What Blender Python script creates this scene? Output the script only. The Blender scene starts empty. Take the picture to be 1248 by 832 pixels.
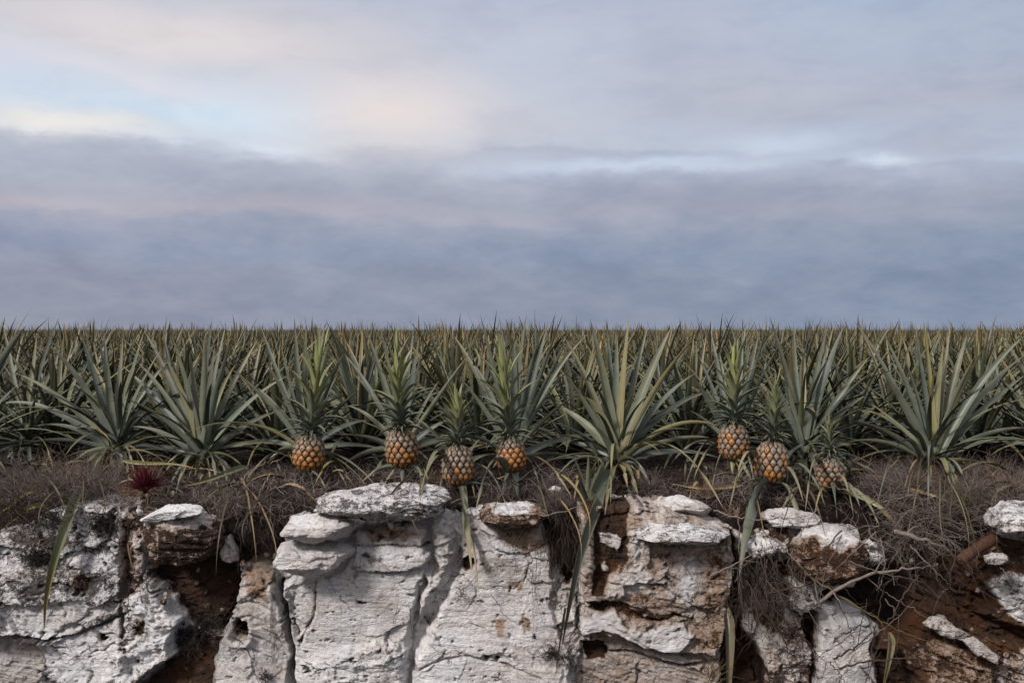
import bpy, math, random
import numpy as np
from math import radians as R
rng = np.random.RandomState(7)
random.seed(7)
scene = bpy.context.scene
COL = scene.collection

# ------------------------------------------------------------------ camera geometry
HC = 0.85            # camera height above the field
F = 1213.0           # focal length in photo pixels (35 mm lens)
HOR = 403.0
def at(px, py, Y):
    return np.array([(px - 624.0) / F * Y, Y, HC - (py - HOR) / F * Y])

# ------------------------------------------------------------------ noise
def _h(ix, iy, s):
    n = (ix.astype(np.int64) * 374761393 + iy.astype(np.int64) * 668265263 + s * 1442695041) & 0xffffffff
    n = ((n ^ (n >> 13)) * 1274126177) & 0xffffffff
    n = n ^ (n >> 16)
    return (n & 0xffffff) / float(0xffffff)
def pn(x, y, s=0):
    x = np.asarray(x, float); y = np.asarray(y, float)
    ix = np.floor(x); iy = np.floor(y); fx = x - ix; fy = y - iy
    ux = fx*fx*fx*(fx*(fx*6-15)+10); uy = fy*fy*fy*(fy*(fy*6-15)+10)
    def g(dx, dy):
        a = _h(ix+dx, iy+dy, s) * 2*np.pi
        return np.cos(a)*(fx-dx) + np.sin(a)*(fy-dy)
    return 1.5*((g(0,0)*(1-ux)+g(1,0)*ux)*(1-uy) + (g(0,1)*(1-ux)+g(1,1)*ux)*uy)
def fbm(x, y, o=4, s=0, gain=.5):
    t = 0; a = 1; n = 0
    for i in range(o):
        t = t + a*pn(x*2**i+i*17.3, y*2**i-i*9.1, s+i); n += a; a *= gain
    return t/n
def ridged(x, y, o=4, s=0):
    t = 0; a = 1; n = 0
    for i in range(o):
        t = t + a*(1-np.abs(pn(x*2**i+i*7.3, y*2**i-i*3.1, s+i))*2); n += a; a *= .5
    return t/n
def worley(x, y, s=0):
    ix = np.floor(x); iy = np.floor(y)
    f1 = np.full(x.shape, 9.); f2 = np.full(x.shape, 9.); cid = np.zeros(x.shape); ox = np.zeros(x.shape); oy = np.zeros(x.shape)
    for dx in (-1,0,1):
        for dy in (-1,0,1):
            cx = ix+dx; cy = iy+dy
            qx = cx+_h(cx,cy,s+11); qy = cy+_h(cx,cy,s+23)
            d = np.hypot(qx-x, qy-y); h = _h(cx,cy,s+37)
            m = d < f1
            f2 = np.where(m, f1, np.minimum(f2, d)); cid = np.where(m, h, cid); ox = np.where(m, x-qx, ox); oy = np.where(m, y-qy, oy); f1 = np.where(m, d, f1)
    worley.off = (ox, oy)
    return f1, f2, cid
def facets(x, y, s=0):
    """broken planes: every cell is tilted its own way"""
    f1, f2, cid = worley(x, y, s); ox, oy = worley.off
    a = (cid*917.3) % 1*6.283
    return (cid-.5)*.6+(np.cos(a)*ox+np.sin(a)*oy)*1.1, f2-f1
def sst(a, b, x):
    t = np.clip((x-a)/(b-a), 0, 1); return t*t*(3-2*t)
def poly_sd(x, y, P):
    """signed distance, positive inside"""
    P = np.array(P, float); n = len(P)
    d = np.full(x.shape, 1e9); ins = np.zeros(x.shape, bool)
    for i in range(n):
        a = P[i]; b = P[(i+1) % n]; e = b-a
        t = np.clip(((x-a[0])*e[0]+(y-a[1])*e[1])/(e@e+1e-9), 0, 1)
        d = np.minimum(d, (x-a[0]-t*e[0])**2+(y-a[1]-t*e[1])**2)
        c = ((a[1] <= y) != (b[1] <= y))
        with np.errstate(divide='ignore', invalid='ignore'):
            xx = a[0]+(y-a[1])/(b[1]-a[1]+1e-12)*(b[0]-a[0])
        ins ^= (c & (x < xx))
    return np.sqrt(d)*np.where(ins, 1, -1)

# ------------------------------------------------------------------ mesh builder
def make_mesh(name, V, Q, A=None, B=None, smooth=True):
    me = bpy.data.meshes.new(name)
    V = np.ascontiguousarray(V, np.float32); Q = np.ascontiguousarray(Q, np.int32)
    k = Q.shape[1]
    me.vertices.add(len(V)); me.vertices.foreach_set('co', V.ravel())
    me.loops.add(Q.size); me.loops.foreach_set('vertex_index', Q.ravel())
    me.polygons.add(len(Q)); me.polygons.foreach_set('loop_start', np.arange(0, Q.size, k, dtype=np.int32))
    me.polygons.foreach_set('use_smooth', np.full(len(Q), smooth))
    for nm, D in (('A', A), ('B', B)):
        if D is not None:
            at_ = me.color_attributes.new(nm, 'FLOAT_COLOR', 'POINT')
            D4 = np.ones((len(V), 4), np.float32); D4[:, :3] = D
            at_.data.foreach_set('color', D4.ravel())
    me.update(calc_edges=True); me.validate(clean_customdata=False)
    return me
class MB:
    def __init__(s): s.v = []; s.q = []; s.a = []; s.b = []; s.n = 0
    def add(s, V, Q, A, B):
        V = np.asarray(V, float)
        s.v.append(V); s.q.append(np.asarray(Q)+s.n)
        s.a.append(np.broadcast_to(np.asarray(A, float), (len(V), 3))); s.b.append(np.broadcast_to(np.asarray(B, float), (len(V), 3)))
        s.n += len(V)
    def arr(s): return np.vstack(s.v), np.vstack(s.q), np.vstack(s.a), np.vstack(s.b)
    def build(s, name, mat, parent=None, origin=None, smooth=True):
        V, Q, A, B = s.arr()
        o_ = np.zeros(3) if origin is None else np.asarray(origin, float)
        me = make_mesh(name, V-o_, Q, A, B, smooth); me.materials.append(mat)
        ob = bpy.data.objects.new(name, me); COL.objects.link(ob)
        if parent is None: ob.location = tuple(o_)
        else:
            ob.parent = parent
            # parents are Empties or meshes carried at the thing's origin
            if origin is None: ob.location = (0, 0, 0)
        return ob
def gridq(nr, nc, wrap=False):
    r = np.arange(nr-1)[:, None]; c = np.arange(nc if wrap else nc-1)[None, :]
    c2 = (c+1) % nc
    return np.stack([r*nc+c, r*nc+c2, (r+1)*nc+c2, (r+1)*nc+c], -1).reshape(-1, 4)
def tag(o, label=None, cat=None, group=None, kind=None):
    if label: o['label'] = label
    if cat: o['category'] = cat
    if group: o['group'] = group
    if kind: o['kind'] = kind
    return o
def empty(name, loc):
    o = bpy.data.objects.new(name, None); COL.objects.link(o); o.location = tuple(loc); o.empty_display_size = .05; return o
def nrm(v):
    return v/np.maximum(np.linalg.norm(v, axis=-1, keepdims=True), 1e-9)

# ------------------------------------------------------------------ leaves, tubes
WT = np.array([0, .08, .2, .4, .6, .8, .93, 1.0]); WW = np.array([1.05, 1.05, 1., .86, .66, .40, .17, .012])
def leaf(mb, P0, P1, P2, P3, w, nbias=(0, -1, 0), bias=0.0, rand=.5, yel=0., dry=0., seg=10, ac=5, chan=.32, twist=0., v0=0., az=None, ns=False, pale_amt=0.):
    t = np.linspace(0, 1, seg+1)[:, None]
    C = (1-t)**3*P0+3*(1-t)**2*t*P1+3*(1-t)*t*t*P2+t**3*P3
    T = nrm(np.gradient(C, axis=0))
    rad = (P3-P0).copy(); rad[2] = 0
    if az is not None: rad = np.array([math.cos(az), math.sin(az), 0.])
    ln = np.linalg.norm(rad)
    rad = rad/ln if ln > 1e-4 else np.array([0, 1., 0])
    S0 = np.cross(rad, [0, 0, 1.])
    N = nrm(np.cross(S0, T))                     # faces the axis / the sky
    N = N*np.where((N@(-rad+np.array([0, 0, .6])))[:, None] < 0, -1, 1)
    if bias: N = N+bias*np.asarray(nbias, float)
    N = nrm(N-(N*T).sum(1, keepdims=True)*T)
    S = np.cross(T, N)
    if twist:
        a = twist*t; S, N = S*np.cos(a)+N*np.sin(a), N*np.cos(a)-S*np.sin(a)
    ww = np.interp(v0+(1-v0)*t[:, 0], WT, WW)[:, None, None]*w*.5
    if ns: ww = ww*np.clip(.4+4*t, 0, 1)[:, :, None]
    s = np.linspace(-1, 1, ac)[None, :, None]
    V = C[:, None]+S[:, None]*s*ww*(1-.12*chan)+N[:, None]*(s**2)*ww*chan*2*(1-.55*t[:, :, None])
    nv = (seg+1)*ac
    A = np.empty((nv, 3)); A[:, 0] = np.tile(np.linspace(0, 1, ac), seg+1); A[:, 1] = np.repeat(v0+(1-v0)*t[:, 0], ac); A[:, 2] = rand
    mb.add(V.reshape(-1, 3), gridq(seg+1, ac), A, (yel, dry, pale_amt))
def tube(mb, P, r, n=5, A=(.5, .5, .5), B=(0, 0, 0), rough=0.):
    P = np.asarray(P, float); m = len(P)
    r = np.broadcast_to(np.asarray(r, float), (m,)).copy()
    if rough: r = r*(1+rough*rng.uniform(-1, 1, m))
    T = nrm(np.gradient(P, axis=0)); U = nrm(np.cross(T, [.13, .31, .94])); W = np.cross(T, U)
    a = np.linspace(0, 2*np.pi, n, endpoint=False)
    V = P[:, None]+r[:, None, None]*(U[:, None]*np.cos(a)[None, :, None]+W[:, None]*np.sin(a)[None, :, None])
    AA = np.tile(np.asarray(A, float), (m*n, 1)); AA[:, 1] = np.repeat(np.linspace(0, 1, m), n)
    mb.add(V.reshape(-1, 3), gridq(m, n, True), AA, B)
def spline(pts, n):
    pts = np.asarray(pts, float)
    if len(pts) == 2: return pts[0]+(pts[1]-pts[0])*np.linspace(0, 1, n)[:, None]
    P = np.vstack([2*pts[0]-pts[1], pts, 2*pts[-1]-pts[-2]])
    u = np.linspace(0, len(pts)-1-1e-6, n); i = u.astype(int); f = (u-i)[:, None]
    a, b, c, d = P[i], P[i+1], P[i+2], P[i+3]
    return .5*((2*b)+(-a+c)*f+(2*a-5*b+4*c-d)*f*f+(-a+3*b-3*c+d)*f**3)
def wander(p, d, L, n=8, wig=.25, grav=0., rg=None):
    rg = rg or rng
    P = [np.array(p, float)]; d = np.array(d, float); d /= np.linalg.norm(d)+1e-9
    for i in range(n):
        d = d+rg.normal(0, wig, 3)+np.array([0, 0, -grav]); d /= np.linalg.norm(d)
        P.append(P[-1]+d*L/n)
    return np.array(P)

# ------------------------------------------------------------------ materials
class NT:
    def __init__(s, name):
        s.m = bpy.data.materials.new(name); s.m.use_nodes = True; s.t = s.m.node_tree
        s.b = s.t.nodes['Principled BSDF']
    def n(s, ty, **k):
        nd = s.t.nodes.new(ty)
        for a, v in k.items():
            if a.startswith('i_'):
                key = a[2:]; nd.inputs[int(key) if key.isdigit() else key].default_value = v
            else: setattr(nd, a, v)
        return nd
    def l(s, a, b): s.t.links.new(a, b)
    def attr(s, name):
        a = s.n('ShaderNodeAttribute', attribute_name=name); sp = s.n('ShaderNodeSeparateColor'); s.l(a.outputs['Color'], sp.inputs[0]); return sp.outputs
    def noise(s, scale, detail=4, vec=None, rough=.5, dist=0.):
        nd = s.n('ShaderNodeTexNoise'); nd.inputs['Scale'].default_value = scale; nd.inputs['Detail'].default_value = detail
        nd.inputs['Roughness'].default_value = rough; nd.inputs['Distortion'].default_value = dist
        if vec is not None: s.l(vec, nd.inputs['Vector'])
        return nd.outputs['Fac']
    def ramp(s, fac, stops, interp='LINEAR'):
        r = s.n('ShaderNodeValToRGB'); e = r.color_ramp.elements; r.color_ramp.interpolation = interp
        while len(e) < len(stops): e.new(.5)
        for k, (p, c) in enumerate(stops):
            e[k].position = p; e[k].color = (c, c, c, 1) if not hasattr(c, '__len__') else (*c, 1)
        s.l(fac, r.inputs[0]); return r.outputs[0]
    def mix(s, fac, a, b, mode='MIX'):
        m = s.n('ShaderNodeMix', data_type='RGBA', blend_type=mode)
        for sock, v in ((m.inputs[0], fac), (m.inputs[6], a), (m.inputs[7], b)):
            if hasattr(v, 'is_output') or isinstance(v, bpy.types.NodeSocket): s.l(v, sock)
            elif hasattr(v, '__len__'): sock.default_value = (*v, 1)
            else: sock.default_value = v if sock == m.inputs[0] else (v, v, v, 1)
        return m.outputs[2]
    def math(s, op, a, b=None, c=None, clamp=False):
        m = s.n('ShaderNodeMath', operation=op, use_clamp=clamp)
        for i, v in enumerate((a, b, c)):
            if v is None: continue
            if isinstance(v, bpy.types.NodeSocket): s.l(v, m.inputs[i])
            else: m.inputs[i].default_value = v
        return m.outputs[0]
    def bump(s, h, strength=.5, dist=.01, normal=None):
        b = s.n('ShaderNodeBump'); b.inputs['Strength'].default_value = strength; b.inputs['Distance'].default_value = dist
        s.l(h, b.inputs['Height'])
        if normal is not None: s.l(normal, b.inputs['Normal'])
        return b.outputs[0]
    def pos(s): return s.n('ShaderNodeNewGeometry').outputs['Position']

def mat_leaf(name='leaf', crown=False):
    s = NT(name); A = s.attr('A'); B = s.attr('B')
    u, v, rd = A[0], A[1], A[2]; yel, dry = B[0], B[1]
    base = s.ramp(rd, [(0., (.034, .050, .034)), (.3, (.050, .068, .056)), (.55, (.066, .080, .044)), (.8, (.046, .060, .058)), (1., (.085, .088, .050))])
    # waxy bloom towards the foot of the leaf
    base = s.mix(s.ramp(v, [(0., .75), (.55, .15), (.8, 0.)]), base, (.150, .182, .178))
    base = s.mix(s.math('MULTIPLY', yel, s.ramp(v, [(0., .75), (.4, 1.), (1., .8)])), base, (.185, .160, .048))
    tc = s.n('ShaderNodeTexCoord').outputs['Object']
    # lengthwise fibres
    cmb = s.n('ShaderNodeCombineXYZ'); s.l(s.math('MULTIPLY', u, 16.), cmb.inputs[0]); s.l(s.math('MULTIPLY', v, 1.6), cmb.inputs[1]); s.l(s.math('MULTIPLY', rd, 173.), cmb.inputs[2])
    fib = s.noise(1., 3, cmb.outputs[0])
    base = s.mix(s.ramp(fib, [(.38, .0), (.62, .75)]), base, s.mix(.55, base, (.25, .3, .25), 'MULTIPLY'))
    base = s.mix(s.ramp(fib, [(.5, 0.), (.72, .45)]), base, (.17, .185, .165))
    bl = s.noise(9., 4, tc)
    base = s.mix(s.ramp(bl, [(.45, 0.), (.75, .45)]), base, (.12, .105, .055))
    # margins: pale and reddish thorny rim
    edge = s.math('ABSOLUTE', s.math('SUBTRACT', u, .5))
    base = s.mix(s.ramp(edge, [(.40, 0.), (.5, .55)]), base, (.20, .17, .11))
    # brown tips
    tipn = s.math('ADD', v, s.math('MULTIPLY', s.math('SUBTRACT', s.noise(14., 3, tc), .5), .5))
    tipn = s.math('ADD', tipn, s.math('MULTIPLY', s.math('SUBTRACT', rd, .5), .25))
    base = s.mix(s.ramp(tipn, [(.56, 0.), (1.0, .85)]), base, (.150, .100, .042))
    base = s.mix(s.math('MULTIPLY', dry, s.ramp(s.noise(7., 4, tc), [(.3, .6), (.6, 1.)])), base, s.mix(s.noise(11., 3, tc), (.12, .075, .045), (.30, .22, .15)))
    rb = s.math('FRACT', s.math('MULTIPLY', rd, 37.7)); base = s.mix(1., base, s.ramp(rb, [(0., (.28, .32, .32)), (.5, (.72, .76, .68)), (1., (1.55, 1.45, 1.05))]), 'MULTIPLY')
    base = s.mix(s.math('MULTIPLY', B[2], s.ramp(bl, [(.3, .22), (.65, .55)])), base, s.mix(s.math('MULTIPLY', yel, .8, clamp=True), (.165, .186, .155), (.30, .26, .13)))  # third channel mixes hand-placed leaves towards a paler, silvery tone
    if crown:
        base = s.mix(.42, base, s.mix(fib, (.11, .13, .105), (.24, .265, .215)))
        base = s.mix(s.math('MULTIPLY', yel, s.ramp(v, [(0., .9), (.7, .75), (1., .3)])), base, (.29, .31, .10))
    s.l(base, s.b.inputs['Base Color']); s.b.inputs['Roughness'].default_value = .42
    s.b.inputs['Specular IOR Level'].default_value = .4
    s.l(s.bump(fib, .35, .003), s.b.inputs['Normal'])
    return s.m
def mat_fruit():
    s = NT('pineapple_rind'); A = s.attr('A'); B = s.attr('B')
    # A: r = radial position in the eye (0 centre..1 gap), g = height 0..1, b = random;  B: r = ripeness
    tc = s.n('ShaderNodeTexCoord').outputs['Object']
    n = s.noise(60., 4, tc)
    grey = s.mix(n, (.085, .058, .040), (.31, .235, .165))
    org = s.mix(n, (.27, .085, .012), (.48, .20, .032))
    rip = s.math('ADD', B[0], s.math('MULTIPLY', s.math('SUBTRACT', A[2], .5), .5))
    c = s.mix(s.ramp(rip, [(.22, 0.), (.62, .95)]), grey, org)
    c = s.mix(s.ramp(A[0], [(0., .55), (.22, .15), (.4, 0.)]), c, (.12, .07, .045))
    c = s.mix(s.ramp(A[0], [(.58, 0.), (.88, 1.)]), c, (.018, .010, .007))
    s.l(c, s.b.inputs['Base Color']); s.b.inputs['Roughness'].default_value = .5
    s.l(s.bump(s.noise(130., 3, tc), .4, .002), s.b.inputs['Normal'])
    return s.m
def mat_rock():
    s = NT('weathered_rock'); A = s.attr('A'); B = s.attr('B'); P = s.pos()
    # A: soil, warm, dirt;   B: position along / across the strata in metres
    cm = s.n('ShaderNodeCombineXYZ'); s.l(s.math('MULTIPLY', B[0], 4.), cm.inputs[0]); s.l(s.math('MULTIPLY', B[1], 34.), cm.inputs[2])
    n1 = s.noise(5., 6, P, .6); n2 = s.noise(26., 8, P, .68, .5); n3 = s.noise(120., 5, P, .65); st = s.noise(1.6, 8, cm.outputs[0], .66, .5)
    n4 = s.noise(55., 6, P, .7, 1.2)
    c = s.mix(s.ramp(n1, [(.35, 0.), (.65, 1.)]), (.76, .75, .77), (.90, .87, .85))
    c = s.mix(s.ramp(n2, [(.48, 0.), (.70, .34)]), c, (.38, .36, .365))
    c = s.mix(s.ramp(st, [(.50, .0), (.64, .32)]), c, (.34, .29, .27))
    c = s.mix(s.math('MULTIPLY', A[1], s.ramp(n2, [(.25, .5), (.6, 1.)])), c, s.mix(st, (.17, .095, .055), (.50, .37, .27)))
    c = s.mix(s.ramp(n4, [(.60, 0.), (.68, .6)]), c, (.15, .125, .12))
    dm = s.math('ADD', A[2], s.math('MULTIPLY', s.math('SUBTRACT', n2, .5), 1.1))
    dm = s.math('ADD', dm, s.math('MULTIPLY', s.math('SUBTRACT', n3, .5), .8))
    c = s.mix(s.ramp(dm, [(.27, 0.), (.46, .38)]), c, (.30, .265, .255))
    c = s.mix(s.ramp(dm, [(.44, 0.), (.56, .94)]), c, s.mix(n3, (.022, .019, .020), (.11, .09, .085)))
    sm = s.math('ADD', A[0], s.math('MULTIPLY', s.math('SUBTRACT', n2, .5), 1.0))
    sm = s.math('ADD', sm, s.math('MULTIPLY', s.math('SUBTRACT', n3, .5), .5))
    c = s.mix(s.ramp(sm, [(.16, 0.), (.45, .70)]), c, s.mix(st, (.17, .085, .045), (.40, .25, .16)))
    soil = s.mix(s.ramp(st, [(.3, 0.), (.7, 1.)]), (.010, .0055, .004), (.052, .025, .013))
    soil = s.mix(s.math('MULTIPLY', A[1], s.ramp(n1, [(.4, 0.), (.7, .7)])), soil, (.14, .055, .018))
    soil = s.mix(s.ramp(n3, [(.5, 0.), (.7, .5)]), soil, (.080, .05, .036))
    soil = s.mix(s.ramp(n4, [(.58, 0.), (.68, .5)]), soil, (.15, .12, .105))
    c = s.mix(s.ramp(sm, [(.45, 0.), (.54, 1.)]), c, soil)
    s.l(c, s.b.inputs['Base Color']); s.b.inputs['Roughness'].default_value = .85; s.b.inputs['Specular IOR Level'].default_value = .3
    h = s.math('ADD', s.math('MULTIPLY', n2, 1.2), s.math('ADD', s.math('MULTIPLY', st, .9), s.math('ADD', s.math('MULTIPLY', n3, .5), s.math('MULTIPLY', n4, .5))))
    s.l(s.bump(h, 1., .020), s.b.inputs['Normal'])
    return s.m
def mat_soil():
    s = NT('dark_soil'); P = s.pos()
    n1 = s.noise(3., 6, P, .6); n2 = s.noise(30., 6, P, .7); n3 = s.noise(140., 4, P, .6)
    c = s.mix(n1, (.011, .0075, .006), (.030, .019, .015))
    c = s.mix(s.ramp(n2, [(.45, 0.), (.75, .7)]), c, (.055, .038, .031))
    c = s.mix(s.ramp(n3, [(.55, 0.), (.7, .6)]), c, (.080, .060, .052))
    s.l(c, s.b.inputs['Base Color']); s.b.inputs['Roughness'].default_value = .95; s.b.inputs['Specular IOR Level'].default_value = .15
    s.l(s.bump(s.math('ADD', n2, s.math('MULTIPLY', n3, .5)), .9, .03), s.b.inputs['Normal'])
    return s.m
def mat_simple(name, c1, c2, scale=12., rough=.85, c3=None, bump=.4):
    """A.b random per strand mixes c1..c2, noise adds c3"""
    s = NT(name); A = s.attr('A'); P = s.n('ShaderNodeTexCoord').outputs['Object']
    n = s.noise(scale, 4, P, .6); f = s.math('ADD', s.math('MULTIPLY', A[2], .75), s.math('MULTIPLY', n, .35), clamp=True)
    c = s.mix(f, c1, c2)
    if c3: c = s.mix(s.ramp(s.noise(scale*3, 3, P), [(.5, 0.), (.7, .8)]), c, c3)
    s.l(c, s.b.inputs['Base Color']); s.b.inputs['Roughness'].default_value = rough; s.b.inputs['Specular IOR Level'].default_value = .25
    s.l(s.bump(s.noise(scale*8, 3, P), bump, .004), s.b.inputs['Normal'])
    return s.m
LEAF = mat_leaf('pineapple_leaf'); CROWN = mat_leaf('crown_leaf', True); FRUIT = mat_fruit(); ROCK = mat_rock(); SOIL = mat_soil()
DRYLOW = mat_simple('matted_grass', (.014, .0095, .008), (.075, .053, .045), 6.)
DRY = mat_simple('dry_grass', (.035, .026, .024), (.20, .16, .145), 6.)
TWIG = mat_simple('dead_twig', (.040, .029, .025), (.20, .16, .14), 20., c3=(.09, .065, .05))
DARKTWIG = mat_simple('dark_root', (.014, .010, .008), (.060, .041, .032), 20.)
BLACKTWIG = mat_simple('black_moss', (.010, .009, .008), (.045, .036, .032), 20.)
WOOD = mat_simple('brown_log', (.050, .022, .013), (.105, .052, .032), 25., c3=(.025, .013, .009), bump=1.)
RED = mat_simple('red_leaf', (.035, .004, .007), (.11, .012, .018), 10., .5)
STRAW = mat_simple('straw_leaf', (.10, .05, .03), (.30, .20, .14), 10., .7)
OLIVE = mat_simple('olive_tuft', (.05, .042, .02), (.13, .10, .045), 10., .7)
STEM = mat_simple('green_stem', (.06, .07, .04), (.12, .12, .07), 12., .6)

# ------------------------------------------------------------------ the cliff relief, painted in wall coordinates (1 unit = 4.37 mm)
YB = 5.30
TOP = [(-400, 640), (-60, 650), (0, 648), (30, 642), (60, 624), (110, 614), (160, 618), (182, 628), (192, 660), (290, 684), (335, 690), (343, 640), (365, 630), (440, 640), (520, 634), (545, 626), (600, 624), (655, 628), (672, 660), (700, 650), (706, 622), (760, 612), (835, 620), (893, 645), (915, 652), (962, 640), (1050, 648), (1062, 700), (1130, 690), (1180, 678), (1210, 655), (1300, 640), (1700, 640)]
TOPX = np.array([p[0] for p in TOP], float); TOPY = np.array([p[1] for p in TOP], float)
NX = 1560; NZ1 = 235; NZ2 = 40; NCAP = 14
gx = np.linspace(-330, 1580, NX)
def topy(x): return np.interp(x, TOPX, TOPY)+3.5*pn(x*.045, x*0+3.3, 5)+2.*pn(x*.16, x*0+1.3, 6)
tv = np.linspace(0, 1, NZ1); ty = topy(gx)
PY = np.vstack([ty[None]+(858-ty[None])*tv[:, None], 858+(1180-858)*(np.linspace(0, 1, NZ2+1)[1:, None]**1.3)+0*ty[None]])
PX = np.broadcast_to(gx[None], PY.shape).copy()
def relief(PX, PY):
    wx = PX+10*fbm(PX*.020, PY*.020, 4, 1)+4.5*fbm(PX*.09, PY*.09, 4, 2)
    wy = PY+8*fbm(PX*.020, PY*.020, 4, 3)+4.0*fbm(PX*.09, PY*.09, 4, 4)
    S = PX.shape
    ch = dict(d=np.zeros(S), soil=np.zeros(S)+.05, warm=np.zeros(S)+.15, dirt=np.zeros(S)+.16, rough=np.full(S, .25), st=np.full(S, .5), ang=np.full(S, 0.))
    def paint(poly, bev=4., warp=1., add=False, **k):
        sd = poly_sd(PX+(wx-PX)*warp, PY+(wy-PY)*warp, poly); w = sst(0, bev, sd)
        for key, v in k.items():
            if callable(v): v = v(PX, PY)
            ch[key] = ch[key]+w*v if (add and key == 'd') else ch[key]*(1-w)+w*v
        return w
    W = dict
    # broad zones: d in metres towards the viewer
    paint([(1066, 600), (1700, 600), (1700, 1250), (1066, 1250)], 6, d=0., soil=.75, warm=1., rough=.6, st=1.2, ang=.42)
    paint([(-500, 500), (205, 500), (200, 640), (190, 690), (215, 735), (222, 790), (160, 840), (150, 1200), (-500, 1200)], 7, d=lambda x, y: .10+.0006*(y-640), rough=.75, st=.35, soil=.05, dirt=.37)
    paint([(-500, 770), (20, 768), (62, 772), (66, 815), (110, 826), (150, 815), (180, 1200), (-500, 1200)], 3, d=.05, warm=.55, st=1., rough=.3, ang=.25, dirt=.1)
    paint([(62, 772), (100, 762), (168, 738), (176, 790), (168, 812), (112, 820), (70, 812), (60, 795)], 4, d=.135, rough=.4, warm=.1, dirt=.15, soil=0)
    paint([(-20, 690), (25, 676), (36, 690), (30, 704), (-20, 708)], 3, d=.13, rough=.3)
    paint([(20, 728), (110, 722), (160, 735), (100, 760), (60, 768), (18, 765)], 4, d=.125, rough=.5, dirt=.1)
    paint([(158, 612), (182, 618), (186, 700), (172, 730), (158, 728), (150, 690), (152, 640)], 4, d=.07, soil=.52, rough=.6)
    paint([(166, 655), (180, 650), (184, 668), (182, 700), (168, 702)], 4, d=.13, soil=.0, rough=.8, dirt=.0)
    paint([(160, 725), (184, 705), (205, 720), (232, 748), (222, 775), (200, 800), (168, 815), (155, 795)], 5, d=.14, rough=1.3, dirt=.12, soil=.0)
    paint([(166, 745), (185, 742), (184, 765), (168, 770)], 4, soil=.6)
    # brown hollow
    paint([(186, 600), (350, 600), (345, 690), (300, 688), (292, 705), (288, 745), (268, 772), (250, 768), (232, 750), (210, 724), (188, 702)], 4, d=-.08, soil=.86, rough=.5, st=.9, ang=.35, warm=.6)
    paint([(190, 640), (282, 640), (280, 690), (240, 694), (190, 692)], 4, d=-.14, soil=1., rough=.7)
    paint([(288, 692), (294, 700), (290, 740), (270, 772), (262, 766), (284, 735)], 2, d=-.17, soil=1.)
    # lower brown strata
    paint([(222, 788), (262, 768), (288, 770), (285, 1200), (150, 1200), (158, 842), (190, 815)], 5, d=lambda x, y: .02+.0012*(y-780), soil=.72, st=1.2, ang=-.45, rough=.35, warm=.8)
    # rock with the round hole
    paint([(276, 765), (292, 742), (290, 706), (300, 690), (322, 682), (338, 696), (345, 720), (356, 752), (362, 790), (358, 832), (366, 1200), (270, 1200), (266, 800)], 7, d=lambda x, y: .10+.02*np.sin((y-700)*.05), soil=.0, warm=.42, rough=.2, st=.8, ang=.8, dirt=.05)
    paint([(300, 682), (325, 680), (342, 700), (340, 712), (318, 700), (298, 706)], 4, d=.06, warm=1., rough=.5)
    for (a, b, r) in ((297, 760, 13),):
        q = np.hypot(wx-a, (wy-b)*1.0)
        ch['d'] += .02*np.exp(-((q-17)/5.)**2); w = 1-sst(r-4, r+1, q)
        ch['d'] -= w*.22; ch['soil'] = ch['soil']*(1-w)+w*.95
    q = np.abs(np.hypot(wx-318, wy-742)-30); ch['d'] += np.where(wy < 750, .018, 0)*np.exp(-(q/4)**2)
    # soft ledge under the broken blocks, smooth centre face
    paint([(345, 705), (388, 702), (432, 672), (436, 640), (523, 636), (527, 690), (515, 715), (505, 760), (496, 832), (500, 1200), (366, 1200), (358, 800), (352, 745)], 7, d=lambda x, y: .10+.03*sst(540, 380, x)-.0003*(y-700), soil=.0, warm=.16, rough=.14, st=.45, ang=.05, dirt=.15)
    paint([(352, 708), (392, 704), (388, 760), (366, 775), (356, 745)], 4, d=.08, warm=.35, rough=.5, dirt=.15)
    paint([(436, 640), (480, 634), (523, 640), (520, 661), (436, 660)], 3, d=.115, warm=.5, rough=.25)
    paint([(436, 664), (523, 660), (526, 680), (500, 689), (440, 690)], 3, d=.15, rough=.3, warm=.25)
    paint([(366, 790), (430, 778), (500, 760), (496, 832), (480, 900), (366, 900)], 14, rough=.6, dirt=.22, d=.125)
    # recess beside it, then the flat striped face
    paint([(523, 628), (556, 628), (556, 680), (545, 712), (523, 740), (510, 770), (500, 762), (512, 715), (527, 690)], 12, d=.104, warm=.45, rough=.5, dirt=.20)
    paint([(519, 690), (531, 684), (534, 712), (520, 716)], 4, d=.09, warm=.3)
    paint([(552, 640), (575, 636), (672, 634), (682, 700), (690, 760), (702, 790), (705, 1200), (498, 1200), (500, 800), (518, 768), (545, 718), (558, 690)], 10, d=lambda x, y: .055+.00035*(y-640), warm=.16, rough=.16, st=.55, ang=.03, dirt=.12, soil=.04)
    paint([(500, 812), (560, 792), (600, 798), (690, 826), (700, 1200), (495, 1200)], 4, d=.11, warm=.05, rough=.15)
    paint([(590, 650), (628, 655), (645, 668), (638, 672), (596, 662)], 3, d=.085, warm=.1, rough=.4)
    for (a, b, r) in ((570, 683, 9), (594, 793, 3), (603, 795, 2.4), (137, 766, 5.5), (550, 776, 2)):
        q = np.hypot((wx-a), wy-b); w = 1-sst(r-2.5, r+1, q); ch['d'] -= w*.07; ch['soil'] = ch['soil']*(1-w)+w*.9
    paint([(630, 738), (640, 736), (650, 760), (636, 772)], 4, soil=.46, warm=.9)
    paint([(372, 722), (470, 712), (500, 730), (498, 742), (440, 736), (380, 748)], 12, dirt=.27, warm=.4)
    paint([(520, 650), (600, 662), (660, 690), (668, 712), (600, 700), (556, 706), (520, 690)], 14, dirt=.24, warm=.45)
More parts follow.
